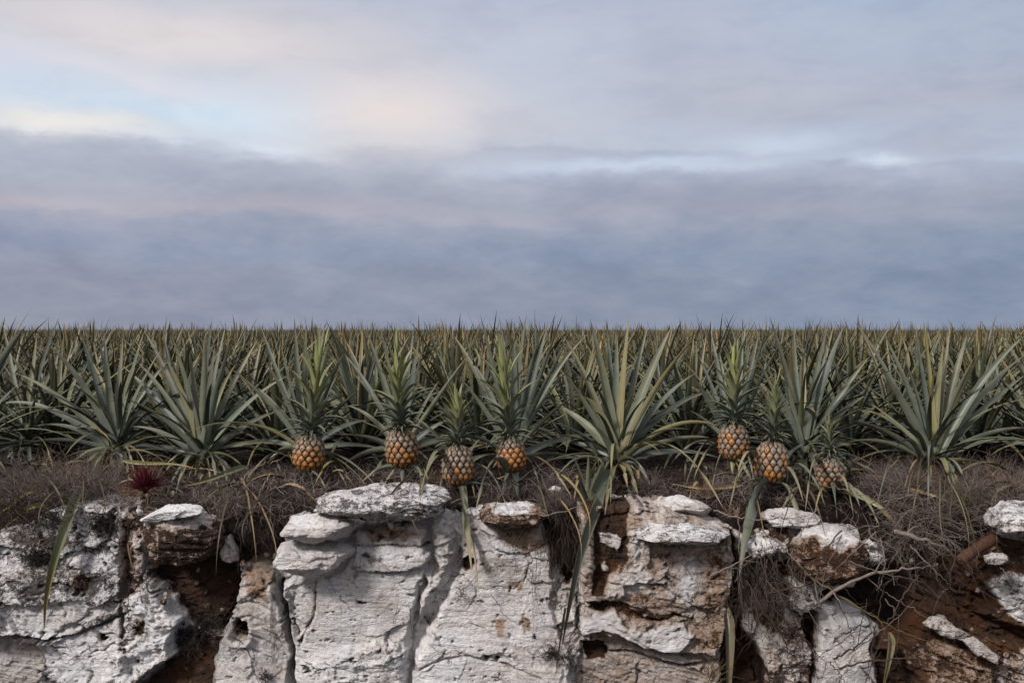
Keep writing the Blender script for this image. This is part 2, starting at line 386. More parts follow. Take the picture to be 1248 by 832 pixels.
    paint([(600, 742), (618, 748), (622, 772), (606, 770)], 6, soil=.36, warm=1.)
    paint([(612, 700), (640, 706), (636, 722), (616, 716)], 6, soil=.34, warm=.9)
    paint([(20, 690), (90, 676), (150, 690), (146, 716), (80, 722), (20, 716)], 12, dirt=.46)
    paint([(96, 688), (128, 690), (124, 712), (104, 716)], 5, soil=.55, dirt=.4)
    paint([(150, 640), (186, 640), (184, 706), (150, 700)], 8, soil=.46, rough=.9)
    paint([(786, 648), (812, 654), (806, 700), (790, 692)], 4, warm=1., soil=.34)
    paint([(600, 630), (672, 636), (676, 665), (640, 676), (600, 650)], 10, warm=.9, soil=.30)
    paint([(440, 640), (470, 636), (520, 642), (500, 655), (450, 658)], 5, soil=.40, warm=1.)
    paint([(300, 690), (330, 690), (338, 730), (318, 726), (302, 712)], 6, soil=.36, warm=1.)
    # root gully
    paint([(664, 600), (706, 600), (706, 650), (702, 690), (700, 722), (690, 712), (680, 690), (668, 650)], 5, d=-.06, soil=1., rough=.3)
    paint([(668, 722), (704, 700), (716, 760), (712, 832), (700, 900), (690, 800)], 5, d=.06, soil=.1, rough=.9, dirt=.2, warm=.35)
    # big block under the slab
    paint([(704, 600), (770, 600), (885, 640), (892, 662), (888, 700), (880, 745), (868, 792), (820, 790), (780, 780), (745, 772), (706, 762), (704, 700)], 5, d=lambda x, y: .12+.0001*(x-700), soil=.20, warm=.6, rough=.75, dirt=.24, st=.2)
    paint([(704, 600), (775, 600), (762, 625), (768, 650), (762, 680), (745, 692), (735, 720), (716, 722), (716, 650)], 6, d=.085, soil=.82, rough=.7, warm=.5)
    paint([(722, 646), (735, 642), (757, 650), (752, 668), (744, 664), (728, 658)], 2.5, d=.10, soil=.0, rough=.6, warm=.1)
    paint([(725, 682), (736, 676), (738, 692), (728, 694)], 2.5, d=.10, soil=.0, warm=.1)
    paint([(764, 630), (785, 650), (782, 680), (800, 700), (770, 712), (735, 722), (742, 695), (765, 680)], 5, d=.13, warm=.12, rough=.8, soil=.0, dirt=.05)
    paint([(786, 650), (808, 656), (800, 694), (788, 688)], 4, warm=1., d=.10)
    paint([(812, 668), (838, 662), (848, 700), (848, 750), (832, 748), (822, 710)], 8, warm=.0, dirt=.12, rough=.4)
    paint([(848, 664), (876, 666), (878, 700), (862, 712), (850, 700)], 8, warm=1., soil=.44)
    paint([(852, 712), (880, 712), (872, 780), (840, 790), (846, 750)], 8, warm=.9, soil=.40)
    paint([(704, 728), (752, 722), (800, 738), (846, 748), (790, 752), (752, 742), (730, 746)], 4, d=.07, soil=.62, warm=.7)
    paint([(752, 728), (800, 728), (818, 742), (812, 750), (780, 744)], 4, d=.12, warm=.6, rough=.4)
    paint([(702, 752), (736, 738), (746, 732), (758, 748), (778, 756), (826, 752), (838, 765), (830, 782), (800, 785), (770, 774), (750, 764), (728, 760), (706, 766)], 3, d=.165, soil=.0, warm=.0, rough=.3, dirt=.0)
    paint([(712, 762), (752, 768), (800, 788), (868, 792), (885, 800), (880, 832), (872, 1200), (700, 1200), (700, 800)], 4, d=.035, warm=.6, st=1.1, ang=.25, rough=.35, dirt=.1)
    paint([(702, 776), (740, 778), (740, 800), (712, 802)], 3, d=-.02, soil=.9)
    paint([(760, 775), (800, 786), (862, 800), (850, 812), (790, 800)], 3, d=.075, warm=.5)
    # dark gap and tangle
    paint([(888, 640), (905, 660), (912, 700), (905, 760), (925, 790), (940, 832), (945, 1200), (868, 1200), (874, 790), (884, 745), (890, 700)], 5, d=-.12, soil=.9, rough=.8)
    paint([(898, 660), (912, 668), (925, 720), (960, 735), (958, 760), (930, 770), (905, 735), (892, 705)], 5, d=-.02, soil=.45, rough=1.1, dirt=.42)
    paint([(905, 645), (960, 640), (968, 670), (982, 712), (1000, 735), (985, 760), (960, 740), (935, 700), (905, 690)], 5, d=.05, soil=.56, rough=1.2, dirt=.22)
    paint([(925, 650), (955, 655), (968, 680), (950, 684), (930, 668)], 4, d=.09, soil=.0, rough=1.)
    paint([(955, 700), (985, 705), (995, 740), (975, 745), (955, 730)], 5, d=.08, soil=.0, rough=.8)
    paint([(930, 760), (978, 750), (988, 790), (985, 1200), (935, 1200), (925, 790)], 5, d=.06, soil=.30, rough=1.3, dirt=.30)
    paint([(975, 738), (1000, 745), (996, 790), (984, 792)], 3, d=-.12, soil=1.)
    paint([(996, 756), (1030, 744), (1050, 748), (1064, 762), (1056, 790), (1062, 840), (1062, 1200), (985, 1200), (985, 800)], 5, d=.12, soil=.0, warm=.15, rough=.25, dirt=.14, st=.2)
    # right hand: cavity and rusty dipping strata
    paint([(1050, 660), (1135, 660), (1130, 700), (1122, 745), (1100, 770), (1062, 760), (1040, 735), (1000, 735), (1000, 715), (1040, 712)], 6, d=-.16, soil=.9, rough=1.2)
    paint([(1100, 690), (1200, 660), (1248, 640), (1600, 640), (1600, 1200), (1100, 1200), (1105, 820), (1090, 800), (1060, 790), (1062, 765), (1100, 772), (1120, 745), (1118, 700)], 8, d=lambda x, y: .02+.0010*(y-720), soil=.62, warm=1., st=1.5, ang=.42, rough=.35)
    paint([(1110, 690), (1200, 670), (1215, 700), (1200, 745), (1248, 760), (1600, 790), (1600, 812), (1240, 790), (1150, 750), (1115, 738)], 8, soil=.80, d=-.02, rough=.8)
    paint([(1190, 702), (1215, 700), (1260, 695), (1500, 700), (1500, 760), (1240, 758), (1215, 742), (1205, 722)], 4, d=.07, soil=.1, warm=.0, dirt=.24, rough=.7)
    paint([(1205, 790), (1240, 782), (1500, 800), (1500, 850), (1215, 850), (1200, 815)], 7, d=.09, soil=.35, warm=.3, rough=.6)
    paint([(1120, 770), (1150, 768), (1190, 800), (1215, 815), (1190, 850), (1130, 850), (1108, 810)], 9, soil=.50, warm=1.)
    def groove(pts, wd, dp, dirt=.3, curve=0.):
        q = np.full(S, 1e9)
        for (a, b) in zip(pts[:-1], pts[1:]):
            ex, ey = b[0]-a[0], b[1]-a[1]; t = np.clip(((wx2-a[0])*ex+(wy2-a[1])*ey)/(ex*ex+ey*ey), 0, 1)
            q = np.minimum(q, np.hypot(wx2-a[0]-t*ex, wy2-a[1]-t*ey))
        g = np.exp(-(q/wd)**2); ch['d'] = ch['d']-dp*g; ch['dirt'] = ch['dirt']+dirt*g
    wx2 = PX+.45*(wx-PX); wy2 = PY+.45*(wy-PY)
    groove([(436, 661), (480, 659), (524, 661)], 1.6, .03); groove([(436, 689), (490, 690), (524, 688)], 1.5, .02, .1)
    groove([(344, 706), (346, 728), (357, 752), (361, 790), (362, 840)], 2.6, .07, .6); groove([(388, 706), (386, 745), (372, 775)], 1.6, .02, .35)
    groove([(527, 690), (512, 730), (503, 770), (498, 832)], 2.0, .012, .12); groove([(505, 812), (530, 798), (570, 790), (610, 800), (660, 818)], 1.5, .018, .25)
    groove([(62, 770), (110, 762), (168, 738)], 1.6, .03, .3); groove([(62, 772), (68, 812), (112, 824)], 1.8, .035, .4); groove([(158, 640), (157, 720), (160, 780)], 2.0, .03, .5)
    groove([(0, 768), (30, 766), (62, 770)], 2.4, .05, .4); groove([(702, 790), (760, 790), (830, 806), (872, 800)], 2., .03, .4); groove([(700, 700), (704, 760), (710, 832)], 2.0, .012, .2)
    groove([(740, 752), (760, 762), (800, 786)], 1.4, .012, .2); groove([(640, 640), (600, 655), (590, 640)], 1.4, .015, .1); groove([(770, 700), (800, 705), (850, 735)], 1.5, .015, .25)
    groove([(1000, 760), (1030, 790), (1060, 832)], 1.2, .012, .3); groove([(985, 740), (988, 790), (984, 840)], 2.5, .05, .5)
    for k_ in range(5): groove([(290+k_*3, 712+k_*17), (312, 706+k_*19), (334, 716+k_*20), (350, 742+k_*18)], 1.5, .014, .12)
    for k_ in range(7): groove([(1110, 700+k_*21), (1180, 722+k_*22), (1260, 760+k_*23)], 1.8, .022, .12)
    # ---- generic break-up
    ca, sa = np.cos(ch['ang']), np.sin(ch['ang'])
    bx = PX*ca+PY*sa; by = -PX*sa+PY*ca
    by = by+7*fbm(bx*.012, by*.02, 3, 40)
    st = ridged(bx*.008, by*.11, 4, 50)
    rg = fbm(PX*.05, PY*.05, 5, 60, .58); rr = ridged(PX*.03, PY*.035, 5, 70)
    vx = PX+16*fbm(PX*.018, PY*.018, 4, 301)+4*fbm(PX*.09, PY*.09, 3, 302); vy = PY+14*fbm(PX*.018, PY*.02, 4, 303)+4*fbm(PX*.09, PY*.09, 3, 304)
    fa, ea = facets(vx*.016, vy*.021, 90); fb, eb = facets(vx*.05, vy*.07, 80); fc, ec = facets(vx*.15, vy*.2, 85)
    d = ch['d']; ro = ch['rough']
    crack = np.exp(-(ea/.022)**2)*sst(.0, .35, fbm(PX*.011, PY*.011, 3, 99)+.02)
    crack2 = np.exp(-(eb/.05)**2)*sst(.0, .3, fbm(PX*.02, PY*.02, 3, 98)-.05)*np.clip(ro*1.6, 0, 1)
    d = d-.018*crack-.008*crack2+(.012+.030*ro)*fa+ro*(.020*fb+.009*fc)
    d = d+ro*(.020*rg+.008*(rr-.5))
    d = d+ch['st']*.012*(st-.5)+.05*fbm(PX*.006, PY*.008, 3, 110)+(.0016+.0035*ro)*fbm(PX*.30, PY*.30, 3, 120)
    hole = sst(.30, .5, fbm(PX*.07, PY*.09, 3, 170)-.05*(1-ro)); d = d-.022*hole
    dirt = ch['dirt']+.03+.35*crack+.22*crack2+.40*fbm(PX*.02, PY*.03, 6, 130, .6)+.10*np.exp(-(ec/.12)**2)*ro+.06*ro+.3*hole
    warm = np.clip(ch['warm']+.5*fbm(PX*.018, PY*.022, 4, 140)+.1*(st-.5)+.30*sst(480, 760, PX)*(1-.6*sst(900, 1000, PX))-.04, 0, 1)
    soil = ch['soil']+.30*fbm(PX*.025, PY*.04, 6, 150, .58)+.16*sst(.12, .4, fbm(PX*.012, PY*.03, 4, 155))+.07*(.5-st)*ch['st']+.09*crack
    relief.uv = np.stack([bx*.00437, by*.00437, 0*bx], -1)
    return d, np.stack([np.clip(soil, 0, 1), warm, np.clip(dirt, 0, 1)], -1), ch['rough']
D, AC, RG = relief(PX, PY)
# the rock rounds back at its top edge
edge_t = (PY-ty[None]); D = D-.05*np.exp(-edge_t/5.)
XX = (PX-624)/F*YB; ZZ = HC-(PY-HOR)/F*YB
# soft turn of the foot outwards
D = D+np.clip((PY-870)/310., 0, 1)**2*.35
face = np.stack([XX, YB-D, ZZ], -1)
cap = []
for k in range(NCAP, 0, -1):
    f = k/NCAP
    cap.append(np.stack([XX[0], YB-D[0]+.45*f**1.2, ZZ[0]+.012*f+.012*fbm(PX[0]*.05, f*6+PX[0]*0, 3, 160)*min(1, 4*f)], -1))
capA = [AC[0]*np.array([1, 1, 1])+np.array([.0, 0, .05]) for _ in range(NCAP)]
V = np.vstack([np.stack(cap).reshape(-1, 3), face.reshape(-1, 3)])
A_ = np.vstack([np.stack(capA).reshape(-1, 3), AC.reshape(-1, 3)])
me = make_mesh('cliff_face', V, gridq(PY.shape[0]+NCAP, NX)[:, ::-1], A_, np.vstack([np.tile(relief.uv[0], (NCAP, 1, 1)).reshape(-1, 3), relief.uv.reshape(-1, 3)]))
me.materials.append(ROCK)
ob = bpy.data.objects.new('cliff_face', me); COL.objects.link(ob); tag(ob, 'eroded white rock bank with brown earth pockets below the field', 'rock bank', kind='structure')
def fd(px, py):
    """relief depth under a wall point"""
    c = np.clip(np.interp(px, gx, np.arange(NX)), 0, NX-1).astype(int)
    rr_ = np.clip((py-ty[c])/(858-ty[c])*(NZ1-1), 0, NZ1-1).astype(int)
    return D[rr_, c]
def onface(px, py, out=.01):
    """point on the rock face seen at (px,py) on the base plane"""
    Y = YB-float(fd(px, py))-out
    return at(px, py, Y)

# ------------------------------------------------------------------ ground sheet
prof = [(7.4, 0), (6.6, 0.0), (6.2, 0.0), (6.0, -.005), (5.8, -.025), (5.65, -.05), (5.53, -.085), (5.46, -.12), (5.43, -.17), (5.44, -.3), (5.45, -.75)]
pr = np.array(prof); tt = np.concatenate([[0], np.cumsum(np.hypot(*np.diff(pr, axis=0).T))]); ts = np.linspace(0, tt[-1], 150)
gy = np.interp(ts, tt, pr[:, 0]); gz = np.interp(ts, tt, pr[:, 1]); gxs = np.linspace(-4.6, 4.6, 700)
GX, GT = np.meshgrid(gxs, ts); GY = np.broadcast_to(gy[:, None], GX.shape); GZ = np.broadcast_to(gz[:, None], GX.shape)
nz = .035*fbm(GX*1.6, GT*2.2, 4, 200)+.03*fbm(GX*7, GT*8, 4, 210)+.012*fbm(GX*30, GT*30, 2, 220)
amp = sst(0, .5, GT)
front = sst(tt[6], tt[8], GT)
GV = np.stack([GX, GY-nz*amp*(.3+1.2*front)-.06*fbm(GX*.9, GT*0+1, 3, 230)*front, GZ+nz*amp*(1-.6*front)], -1)
def ground_z(x, y):
    c = int(np.clip((x+4.6)/9.2*699, 0, 699)); r_ = int(np.clip(np.interp(-y, -gy[:120], np.arange(120)), 0, 149))
    return float(GV[r_, c, 2]) if y < 7.4 else 0.
mb = MB(); mb.add(GV.reshape(-1, 3), gridq(150, 700)[:, ::-1], (.5, .5, .5), (0, 0, 0))
# far field to the horizon, sides and the low ground at the foot of the bank
def quad(x0, x1, y0, y1, z0, z1, n=2): 
    xs = np.linspace(x0, x1, n); v = [(x0, y0, z0), (x1, y0, z0), (x1, y1, z1), (x0, y1, z1)]
    mb.add(v, [[0, 1, 2, 3]], (.5, .5, .5), (0, 0, 0))
quad(-4.6, 4.6, 7.4, 3000, 0, 0); quad(-3000, -4.6, 7.4, 3000, 0, 0); quad(4.6, 3000, 7.4, 3000, 0, 0)
quad(-3000, -4.6, 5.5, 7.4, -.05, 0); quad(4.6, 3000, 5.5, 7.4, -.05, 0)
quad(-3000, 3000, -400, 5.2, -2.4, -2.4)
quad(-3000, -4.1, 5.2, 5.5, -2.4, -.05); quad(4.1, 3000, 5.2, 5.5, -2.4, -.05)
g = mb.build('ground', SOIL); tag(g, kind='structure')

# ------------------------------------------------------------------ loose rocks
def rock(name, poly, Y, dep, label, cat='rock', soil=0., warm=.2, dirt=.2, cap=0., rough=1., strata=.4, e=.55, seed=1, group=None, ang=0., slab=False):
    P = np.array(poly, float); c = P.mean(0)
    a = np.linspace(0, 2*np.pi, 260, endpoint=False)
    # ray to the polygon
    Rr = np.zeros_like(a)
    for i, t in enumerate(a):
        dx, dy = math.cos(t), math.sin(t); best = 0
        for k in range(len(P)):
            p = P[k]-c; q = P[(k+1) % len(P)]-c; ex, ey = q-p
            den = dx*ey-dy*ex
            if abs(den) < 1e-9: continue
            s = (p[0]*ey-p[1]*ex)/den; u = (p[0]*dy-p[1]*dx)/den
            if s > 0 and -1e-6 <= u <= 1+1e-6: best = max(best, s)
        Rr[i] = best
    Rr = (np.roll(Rr, 2)+np.roll(Rr, 1)+2*Rr+np.roll(Rr, -1)+np.roll(Rr, -2))/6
    ph = np.linspace(-np.pi/2, np.pi/2, 110)
    cp = np.sign(np.cos(ph))*np.abs(np.cos(ph))**e; sp = np.sign(np.sin(ph))*np.abs(np.sin(ph))**e
    k = Y/F
    X = (c[0]-624)*k+np.outer(cp, np.cos(a)*Rr)*k; Z = HC-(c[1]-HOR)*k-np.outer(cp, np.sin(a)*Rr)*k
    YY = Y+np.outer(sp, np.ones_like(a))*dep/2
    X = X; V = np.stack([X, YY, Z], -1)
    rgk = np.random.RandomState(seed*7+1); ctr = np.array([(c[0]-624)*k, Y, HC-(c[1]-HOR)*k]); ext = np.array([Rr.mean()*k, dep/2, Rr.mean()*k])
    ext[0] = np.ptp(P[:, 0])/2*k; ext[2] = np.ptp(P[:, 1])/2*k
    U = (V-ctr)/ext
    for _ in range(26):
        nn = nrm(rgk.normal(0, 1, 3)*[1, 1.1, 1]); dcut = rgk.uniform(.70, .98)*(abs(nn)**1.3).sum()**.75
        if abs(nn[1]) < .25: dcut = max(dcut, .93)
        over = np.clip(U@nn-dcut, 0, None); U = U-over[..., None]*nn
    if slab:
        for nn, dc in (((.05, -.30, .95), .66), ((-.04, -.62, -.78), .72), ((.9, -.3, -.3), .86), ((-.9, -.2, .4), .84), ((.5, -.25, .8), .86), ((-.45, -.35, -.8), .80)):
            nn = nrm(np.array(nn)); over = np.clip(U@nn-dc, 0, None); U = U-over[..., None]*nn
    V = ctr+U*ext; X = V[..., 0]; YY = V[..., 1]; Z = V[..., 2]
    # displacement along the outward direction
    n = nrm(np.stack([np.outer(cp, np.cos(a)), np.outer(sp, np.ones_like(a)), -np.outer(cp, np.sin(a))], -1))
    u = X*10+seed*3.1; w = Z*10+YY*7+seed*1.7
    f1, f2, cid = worley(X*9+YY*5+seed, Z*12+seed*2.+YY*3, seed)
    fq, eq = facets(X*14+YY*6+seed, Z*18+seed*2.+YY*5, seed+40)
    dd = .010*fbm(u*.5, w*.5, 4, seed)+.008*fbm(u*2.4, w*2.4, 4, seed+3)+.014*(cid-.5)*sst(0, .15, f2-f1)+.009*fq+.004*fbm(u*7, w*7, 3, seed+6)
    lz = (Z*math.cos(ang)+X*math.sin(ang))
    st = ridged(X*2+seed, lz*38+3*fbm(X*3, YY*3, 2, seed), 3, seed+5)
    dd = rough*dd+strata*.012*(st-.5)
    pole = np.clip(cp*3, 0, 1)[:, None]
    V = V+n*(dd*pole)[..., None]*min(1., (Rr.mean()*k)/.05)
    up = n[..., 2]*.8+.25*fbm(X*16, YY*16+Z*9, 4, seed+9)
    capm = sst(.25, .45, up)*cap
    A = np.empty(V.shape); A[..., 0] = np.clip(soil*(1-capm)+.16*fbm(X*8, Z*14+YY*4, 3, seed+1), 0, 1)
    A[..., 1] = np.clip(warm*(1-capm*.8)+.35*fbm(X*6, Z*9, 3, seed+2), 0, 1); A[..., 2] = np.clip(dirt+.25*fbm(X*10, Z*22+YY*8, 4, seed+4)+.1*(1-sst(0, .12, f2-f1)), 0, 1)
    m = MB(); m.add(V.reshape(-1, 3), gridq(ph.size, a.size, True), A.reshape(-1, 3), np.stack([X*1.+YY*.7, lz+YY*.2, X*0], -1).reshape(-1, 3))
    o0 = np.array([(c[0]-624)*k, Y, HC-(c[1]-HOR)*k])
    o = m.build(name, ROCK, origin=o0); tag(o, label, cat, group)
    return o
rock('rock_slab', [(374, 613), (400, 601), (440, 595), (490, 591), (530, 594), (551, 603), (549, 620), (520, 637), (480, 638), (430, 630), (392, 626)], 5.20, .40, 'long flat slab capped in cracked white crust below two pineapples', 'rock', dirt=.46, warm=.15, strata=1.4, e=.42, seed=3, rough=1., slab=True)
rock('rock_slab', [(580, 620), (598, 611), (645, 614), (668, 626), (664, 640), (630, 643), (588, 637)], 5.22, .34, 'thin brown stained slab beside the round dry tuft', soil=.50, warm=.8, dirt=.36, cap=.9, strata=1.4, seed=4, e=.42, slab=True)
rock('broken_rock', [(346, 652), (350, 632), (366, 622), (402, 628), (437, 641), (433, 656), (395, 658), (350, 660)], 5.08, .30, 'upper of two stacked broken blocks, snow-white top and rusty end', 'rock', dirt=.16, warm=.35, cap=.6, e=.36, seed=5, slab=True)
rock('broken_rock', [(337, 664), (352, 657), (434, 656), (432, 674), (408, 690), (382, 705), (346, 706), (336, 690)], 5.10, .28, 'lower of two stacked broken blocks, pale with a slanting underside', 'rock', dirt=.22, warm=.25, e=.36, seed=6, slab=True)
rock('boulder', [(180, 640), (200, 624), (250, 620), (268, 634), (276, 660), (262, 676), (225, 684), (195, 682), (182, 668)], 5.20, .34, 'square brown boulder in the hollow under a white crust', 'boulder', soil=.59, warm=.4, dirt=.30, e=.34, strata=1.3, rough=.8, cap=.5, seed=7)
rock('rock_crust', [(172, 634), (186, 624), (206, 616), (236, 616), (256, 623), (232, 626), (204, 630), (184, 640)], 5.12, .24, 'curved white crust lying on the square brown boulder', 'rock', dirt=.12, warm=.0, seed=8)
rock('stone', [(268, 682), (272, 658), (280, 652), (290, 672), (291, 686)], 5.26, .12, 'pale wedge stone right of the square brown boulder', 'stone', warm=.5, soil=.15, seed=9)
rock('stone', [(792, 609), (808, 602), (835, 606), (858, 614), (872, 623), (858, 629), (822, 628), (800, 619)], 5.36, .20, 'small flat white and brown stone on the earth above the capped block', 'stone', warm=.4, soil=.2, cap=.9, dirt=.2, seed=10, e=.45, slab=True)
rock('rock_slab', [(764, 642), (776, 634), (802, 634), (850, 639), (888, 648), (896, 658), (888, 665), (850, 665), (805, 657), (775, 651)], 5.14, .34, 'white slab with black underside capping the stained block', 'rock', dirt=.42, warm=.1, cap=.5, seed=11, e=.42, slab=True)
rock('stone', [(928, 630), (940, 620), (968, 620), (996, 627), (999, 636), (975, 642), (940, 639)], 5.28, .18, 'oblong cream stone under the pineapple with the hanging orange leaf', 'stone', warm=.4, dirt=.1, seed=12)
rock('boulder', [(964, 662), (974, 647), (1005, 641), (1048, 646), (1060, 672), (1046, 698), (1020, 714), (985, 713), (966, 694)], 5.18, .34, 'rust brown boulder splashed with white crust beside the tangled twigs', 'boulder', soil=.56, warm=1., dirt=.10, cap=.9, rough=1.2, e=.4, seed=13)
rock('boulder', [(1206, 640), (1216, 624), (1232, 613), (1270, 616), (1320, 622), (1330, 655), (1270, 664), (1222, 654)], 5.14, .34, 'cracked white boulder above the rusty strata behind the log', 'boulder', dirt=.44, warm=.15, seed=14, e=.42, slab=True)
rock('stone', [(1199, 678), (1212, 671), (1228, 677), (1229, 682), (1214, 686), (1202, 685)], 5.05, .09, 'small white stone lying under the log end', 'stone', dirt=.42, warm=.4, seed=15)
rock('rock_crust', [(1126, 760), (1136, 752), (1150, 750), (1158, 762), (1182, 772), (1176, 782), (1156, 776)], 5.17, .07, 'split pale crust shard over the rusty strata, upper piece', 'rock', dirt=.38, warm=.5, soil=.2, seed=16)
rock('rock_crust', [(1172, 776), (1186, 774), (1206, 792), (1222, 802), (1214, 808), (1190, 796), (1178, 786)], 5.14, .07, 'split pale crust shard over the rusty strata, lower piece', 'rock', dirt=.38, warm=.5, soil=.2, seed=17)
rock('stone', [(668, 596), (676, 592), (684, 594), (686, 600), (672, 602)], 5.62, .06, 'tiny white stone behind the round dry tuft', 'stone', dirt=.05, warm=0, seed=18)
rock('stone', [(905, 665), (925, 652), (946, 664), (940, 676), (915, 678)], 5.20, .14, 'white angular stone left of the rust brown boulder', 'stone', dirt=.25, warm=.1, seed=19)
rock('stone', [(1048, 664), (1058, 656), (1072, 664), (1074, 682), (1056, 690), (1046, 680)], 5.28, .12, 'grey wedge stone tucked behind the rust brown boulder', 'stone', dirt=.42, warm=.1, seed=20)
# log
mb = MB(); A0 = at(1166, 686, 5.02); B0 = at(1216, 652, 5.22); P = spline([A0, (A0+B0)/2+[0, 0, .004], B0, B0+[.1, .18, .03]], 24)
rr0 = np.full(24, .029); rr0[0] = .002; rr0[1] = .026
P[0] = P[1]+(P[1]-P[2])*.02
tube(mb, P, rr0, 18, (.5, .5, .5), rough=.10); o = mb.build('log', WOOD, origin=A0); tag(o, 'short broken brown log poking out below the white boulder', 'log')

# ------------------------------------------------------------------ pineapple plants
PRD = np.linspace(5.46, 7.4, 60); PRZ = np.interp(-PRD, [-7.4, -6.0, -5.8, -5.65, -5.53, -5.46], [0, -.005, -.025, -.05, -.085, -.12])
_py = HOR+(HC-PRZ)/PRD*F; PROFY = _py[::-1]; PROFD = PRD[::-1]
def px_leaf(mb, bx, by, Y, tx, ty_, w=.05, lift=None, yel=0., dry=0., dy=None, rand=None, twist=None, chan=.32, seg=12, b0=None):
    up = max(0., min(1., (by-ty_)/(abs(tx-bx)+abs(by-ty_)+1e-6)))
    if dy is None: dy = rng.uniform(-.18, .28)
    if ty_ > by:
        if ty_ > 612: yt = 5.02
        else: yt = float(np.interp(ty_, PROFY, PROFD))-.03
        dy = min(yt-Y, -.05)
    P3 = at(tx, ty_, Y+dy); ox = np.clip((tx-bx)*.05, -6, 6)
    P0 = at(bx+ox, by-(4 if ty_ < by-60 else -3), Y+np.clip(dy*.15, -.04, .04))
    Dv = P3-P0; L = np.linalg.norm(Dv)
    if lift is None: lift = .03+.20*(1-up)**1.2+rng.uniform(-.02, .03)
    side = np.cross(Dv/L, [0, 1, 0])*rng.uniform(-.02, .02)*L
    P1 = P0+Dv*.33+np.array([0, 0, lift*L])+side; P2 = P0+Dv*.70+np.array([0, 0, lift*L*.95])+side
    s = 1 if dy >= -.02 else -1
    leaf(mb, P0, P1, P2, P3, w*.98, (0, -1, .25*(1 if s > 0 else 0)), s*rng.uniform(1., 1.9), rand=rng.uniform(0, 1) if rand is None else rand, yel=yel+max(0, rng.uniform(-.25, .28)), dry=dry, seg=seg, ac=5, chan=chan, twist=rng.uniform(-.5, .5) if twist is None else twist, pale_amt=1.)
def rand_leaves(mb, c, n, Lr, el, w=(.035, .05), seg=7, ac=3, yel=(0, .2), rg=None, base=.03, z0=0., tipdry=0., nofront=False):
    rg = rg or rng; g0 = rg.uniform(0, 6.28)
    for i in range(n):
        f = i/max(1, n-1); a = g0+i*2.39996+rg.normal(0, .12)
        e = R(el[0]+(el[1]-el[0])*f**.75)+rg.normal(0, .07); L = rg.uniform(*Lr)*(.84+.2*math.sin(min(1, f*1.6)*3.14*.5))
        if nofront and math.sin(a) < -.45: continue
        rad = np.array([math.cos(a), math.sin(a), 0]); upv = np.array([0, 0, 1.])
        P0 = np.array(c)+rad*base*(.3+f)+upv*(z0+.03+.05*(1-f))
        e0 = min(R(88), e+R(14)); d0 = rad*math.cos(e0)+upv*math.sin(e0); d1 = rad*math.cos(e)+upv*math.sin(e)
        sag = L*(.03+.22*max(0, math.cos(e))**2)*rg.uniform(.6, 1.4)
        P3 = P0+d1*L-upv*sag; P1 = P0+d0*L*.36; P2 = P0+d0*L*.30+d1*L*.42-upv*sag*.25
        P3[2] = max(P3[2], .012)
        leaf(mb, P0, P1, P2, P3, rg.uniform(*w), rand=rg.uniform(0, 1), yel=max(0, rg.uniform(*yel)), dry=tipdry if rg.uniform() < .06 else 0, seg=seg, ac=ac, twist=rg.uniform(-.6, .6), az=a)
def fruit_mesh(h, r, ripe, seed):
    """barrel of raised eyes on two crossing spirals"""
    rg = np.random.RandomState(seed); mb = MB()
    def prof(t): # t 0..1 -> radius
        return r*np.power(np.clip(1-np.abs(2*t-1)**2.7, 0, 1), .5)*(1.03-.10*t)
    # inner body
    t = np.linspace(0, 1, 24); a = np.linspace(0, 2*np.pi, 28, endpoint=False); pr_ = prof(t)*.95
    V = np.stack([np.outer(pr_, np.cos(a)), np.outer(pr_, np.sin(a)), np.outer(t*h, np.ones(28))], -1)
    mb.add(V.reshape(-1, 3), gridq(24, 28, True), (1, .5, .5), (ripe, 0, 0))
    na = [12, 13, 14][seed % 3]; rows = max(6, int(round(h/(2*math.pi*r/na)*1.08)))+1
    q = np.linspace(0, 2*np.pi, 13)[:-1]
    for j in range(rows):
        for i in range(na):
            tc = (j+.5)/rows; ac_ = (i+.5*(j % 2)+.0*j)*2*np.pi/na+rg.normal(0, .02)
            prc = prof(np.array(tc)); sc = .30+.70*min(1, prc/r)
            ha = np.pi/na*1.13; ht = 1.10/rows*.78
            rings = [(1.0, -.02), (.86, .45), (.62, .85), (.34, 1.), (.14, 1.1), (.02, 1.9)]
            VV = []; AA = []; rnd = rg.uniform(); bw = rg.uniform(.9, 1.08); low = ripe*(1.15-1.2*tc)+rg.normal(0, .11)
            for (rr_, hh) in rings:
                # rounded rhombus
                cx = np.cos(q); cy = np.sin(q); k = 1/np.power(np.abs(cx)**1.35+np.abs(cy)**1.35, 1/1.35)
                aa = ac_+cx*k*ha*rr_*bw; t_ = np.clip(tc+cy*k*ht*rr_*bw-(.10*ht*(hh > 1.02)), .004, .996)
                rad = prof(t_)*.955+.11*r*hh*sc
                VV.append(np.stack([rad*np.cos(aa), rad*np.sin(aa), t_*h], -1)); AA.append(np.stack([np.full(12, rr_), t_, np.full(12, rnd)], -1))
            mb.add(np.vstack(VV), gridq(len(rings), 12, True), np.vstack(AA), (low, 0, 0))
    return mb
